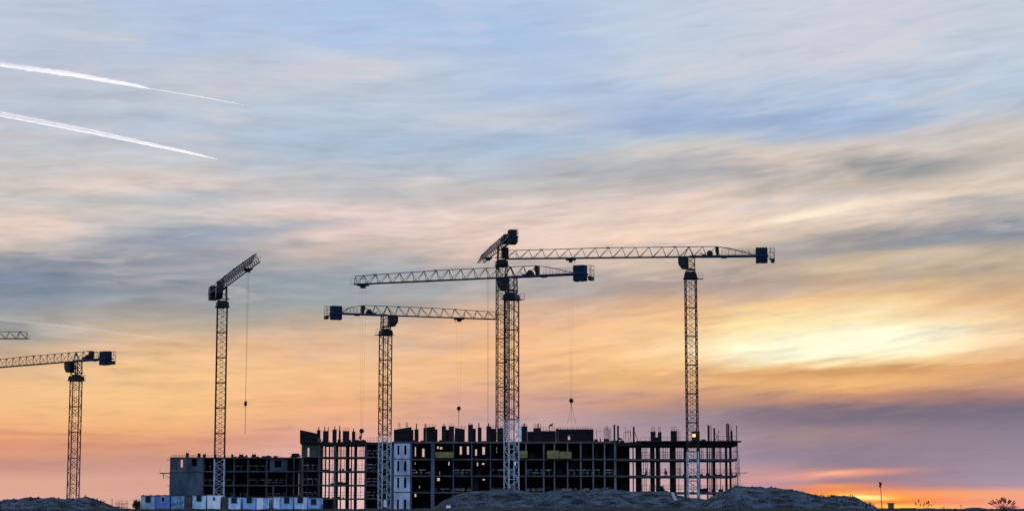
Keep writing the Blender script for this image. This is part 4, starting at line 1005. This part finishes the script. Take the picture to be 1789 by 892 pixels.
shrub(1000, 893, 884, 230, 30, 'low dark shrub at the foot of the central heap', 3)
shrub(880, 893, 887, 235, 26, 'smallest dark shrub at the foot of the central heap, below the central mast', 5)
shrub(1385, 893, 884, 205, 40, 'broad dark shrub at the foot of the right-hand heap', 4)

# ------------------------------------------------------------------ far skyline on the right
def antenna():
    p = at(1541, 891, 420); t = at(1538, 841, 420); root = thing('antenna_mast', 'thin leaning pole with small antennas near the sunset glow', 'mast', p)
    d = t - p; MB().bar((0, 0, 0), d, .09, 6, .05).build('pole', 'cranedark', root)
    b = MB()
    for k in (.86, .9, .94, .98):
        c = d*k; b.box((c.x-.28 if k != .94 else c.x-.05, c.y-.1, c.z-.3), (c.x+.08 if k != .94 else c.x+.28, c.y+.1, c.z+.12))
    b.build('antenna', 'cranedark', root)
antenna()
def house(px0, px1, ywall, yridge, Y, label, chimney=None, wallmat='brick', roofmat='roofing', hip=True, grp='far houses on the skyline'):
    a = at(px0, YH, Y); c = at(px1, YH, Y); hw = at(px0, ywall, Y).z; hr = at(px0, yridge, Y).z; hx = (c.x-a.x)/2
    root = thing('house', label, 'house', ((a.x+c.x)/2, Y, 0), group=grp)
    MB().box((-hx, 0, -.5), (hx, 9, hw)).build('wall', wallmat, root)
    b = MB()
    if hip: 
        e = .4; pts = [(-hx-e, -e, hw), (hx+e, -e, hw), (hx+e, 9+e, hw), (-hx-e, 9+e, hw), (-hx*.35, 4.5, hr), (hx*.35, 4.5, hr)]
        b.v = pts; b.f = [(0,1,5,4),(1,2,5),(2,3,4,5),(3,0,4),(0,3,2,1)]
    else: b.box((-hx-.2, -.2, hw), (hx+.2, 9.2, hr))
    b.build('roof', roofmat, root)
    n = max(2, int(hx*2/3.5))
    for k in range(n):
        x = -hx + (k+.5)*hx*2/n; wn = MB().box((x-.5, -.04, hw*.35), (x+.5, -.003, hw*.75)).build('window', 'glass', root); MB().box((x-.6, -.07, hw*.3), (x+.6, -.041, hw*.34)).build('sill', 'white', wn)
    if chimney:
        cx, ct = chimney; X = at(cx, YH, Y).x - root.location.x; z = at(cx, ct, Y).z
        MB().box((X-.9*Y/700, 3.9, hw), (X+.9*Y/700, 5.2, z)).box((X-1.1*Y/700, 3.7, z-.4), (X+1.1*Y/700, 5.4, z)).build('chimney', 'brick', root)
house(1520, 1579, 888.2, 887, 700, 'long low dark roof with a thick chimney under the sunset glow', (1561, 877.5), hip=False)
house(1582, 1600, 888.5, 886.5, 760, 'small dark flat-roofed house between the chimney roof and the weeds', hip=False)
house(1604, 1648, 889, 887, 720, 'low dark house directly behind the leaning weeds', hip=True)
house(1690, 1728, 889, 885.5, 650, 'white-walled house with a grey hipped roof, left of the corner reeds', None, 'white', 'roofing')
house(1655, 1686, 889.4, 888, 800, 'faint far low house with a pole on either side', None, 'white', 'roofing', False)
for px, yt, lb in ((1649, 882.5, 'short thin pole rising just right of the scrubby weed'), (1679, 880.5, 'taller thin pole just left of the white-walled house')):
    p = at(px, YH, 640); t = at(px, yt, 640); r_ = thing('utility_pole', lb, 'pole', p)
    MB().bar((0, 0, 0), (0, 0, t.z-p.z), .1, 6, .06).build('shaft', 'bark', r_); MB().bar((-.5, 0, t.z-.3), (.5, 0, t.z-.3), .05).build('crossarm', 'bark', r_)
# far scaffold left of the cabins
def scaffold():
    Y = 520; a = at(202, YH, Y); c = at(221, YH, Y); h = at(202, 874, Y).z
    root = thing('scaffold', 'faint far scaffold frame between the left heap and the cabins', 'scaffold', ((a.x+c.x)/2, Y, 0))
    hx = (c.x-a.x)/2; n = 5
    b = MB(); rg = random.Random(5)
    for k in range(n):
        x = -hx+2*hx*k/(n-1)
        for y in (0, 1.5): b.bar((x, y, 0), (x, y, h*rg.uniform(.8, 1.1)), .05)
    b.build('standard', 'prop', root)
    b = MB()
    for z in (h*.35, h*.7):
        for y in (0, 1.5): b.bar((-hx, y, z), (hx, y, z), .05)
        b.box((-hx, 0, z-.16), (hx*.6, 1.5, z-.1))
    b.build('deck', 'formdark', root)
    p = at(195.5, YH, 500); o = thing('utility_pole', 'thin bare pole just left of the far scaffold frame', 'pole', p)
    MB().bar((0, 0, 0), (0, 0, at(195, 870, 500).z), .1, 6, .06).build('shaft', 'bark', o); MB().bar((-.4, 0, at(195, 870, 500).z-.4), (.4, 0, at(195, 870, 500).z-.4), .05).build('crossarm', 'bark', o)
scaffold()
def treeline():
    rg = random.Random(12); b = MB()
    for k in range(5200):
        px = rg.uniform(1512, 1830); Y = rg.uniform(820, 900); top = .28 + .62*max(0, .35 + mnoise.noise(Vector((px*.06, 1, 2))) + .5*mnoise.noise(Vector((px*.3, 5, 2))))
        p = at(px, 890, Y); z = rg.uniform(-.3, top); i = len(b.v); q = Vector((p.x, Y, z)); rr_ = .22
        a = Vector((rg.uniform(-1, 1), rg.uniform(-1, 1), rg.uniform(-1, 1))).normalized()*rr_; c = Vector((rg.uniform(-1, 1), rg.uniform(-1, 1), rg.uniform(-1, 1))).normalized()*rr_
        b.v += [tuple(q-a), tuple(q+c), tuple(q+a), tuple(q-c)]; b.f.append((i, i+1, i+2, i+3))
    tag(b.build('scrub', 'leaf'), 'low dark line of far scrub along the right-hand horizon', 'scrub', kind='stuff')
treeline()

# ------------------------------------------------------------------ contrails, real streaks of ice cloud at altitude
def contrail(pts, z, label, dens, seed, tint=(1, .975, .93), rag=.3, parent=None, aniso=.68):
    """pts: (px, py, half width in picture units)"""
    ma = bpy.data.materials.new('ice_cloud'); ma.use_nodes = True; t = ma.node_tree; t.nodes.clear()
    vsn = t.nodes.new('ShaderNodeVolumeScatter'); vsn.inputs['Color'].default_value = (*tint, 1); vsn.inputs['Density'].default_value = dens; vsn.inputs['Anisotropy'].default_value = aniso
    ou = t.nodes.new('ShaderNodeOutputMaterial'); t.links.new(vsn.outputs[0], ou.inputs['Volume'])
    rg = random.Random(seed)
    P = []
    for (x0, y0, r0), (x1, y1, r1) in zip(pts, pts[1:]):
        n = max(2, int((x1-x0)/5))
        for k in range(n): s = k/n; P.append((x0+(x1-x0)*s, y0+(y1-y0)*s, r0+(r1-r0)*s))
    P.append(pts[-1]); b = MB(); N = 8; o0 = atz(P[0][0], P[0][1], z)
    ax = (atz(P[-1][0], P[-1][1], z) - o0).normalized(); e1 = ax.cross(Vector((0, 0, 1))).normalized(); e2 = e1.cross(ax)
    for i, (x, y, r) in enumerate(P):
        c = atz(x, y, z); dist = c.length; rr_ = r/F*dist
        nz = mnoise.fractal(Vector((x*.09, seed, 0)), 1.0, 2.0, 4); nz2 = mnoise.fractal(Vector((x*.09, seed+9, 0)), 1.0, 2.0, 4)
        rr_ *= max(.2, 1 + rag*nz); c = c + Vector((0, 0, rr_*rag*nz2))
        for k in range(N):
            a = 2*math.pi*k/N; q = rr_*(1+rag*.8*mnoise.noise(Vector((x*.1, k*2.1, seed))))
            b.v.append(tuple(c - o0 + (e1*math.cos(a) + e2*math.sin(a))*q))
    for i in range(len(P)-1):
        for k in range(N): k2 = (k+1) % N; b.f.append((i*N+k, i*N+k2, (i+1)*N+k2, (i+1)*N+k))
    b.f.append(tuple(range(N))); b.f.append(tuple(reversed(range((len(P)-1)*N, len(P)*N))))
    if parent is not None: return b.build('fringe', ma, parent)
    o = b.build('contrail', ma, None, 0, o0); tag(o, label, 'contrail', 'contrails')
    contrail([(x_, y_, r_*1.4) for x_, y_, r_ in pts], z, None, dens*.25, seed+3, tint, rag, o, aniso)
contrail([(-60, 101, 4.6), (0, 112, 4.2), (120, 129, 3.8), (240, 150, 2.6), (262, 155, .8), (350, 169, .9), (445, 187, .3)], 7000, 'uppermost bright contrail breaking into a ragged thin tail', .012, 2)
contrail([(-60, 187, 4.0), (0, 199, 3.8), (150, 228, 3.4), (300, 260, 2.2), (345, 270, 1.4), (380, 278, .5)], 7000, 'middle bright contrail, straight and sharply tapering', .015, 7, rag=.12)
contrail([(-60, 551, 1.8), (0, 558, 1.7), (100, 568, 1.7), (200, 580, 1.7), (270, 589, 1.1), (330, 596, .5)], 3500, 'faintest and lowest contrail, above the small far-left crane', .004, 12, rag=.12, aniso=.0)
scene.cycles.volume_bounces = 1
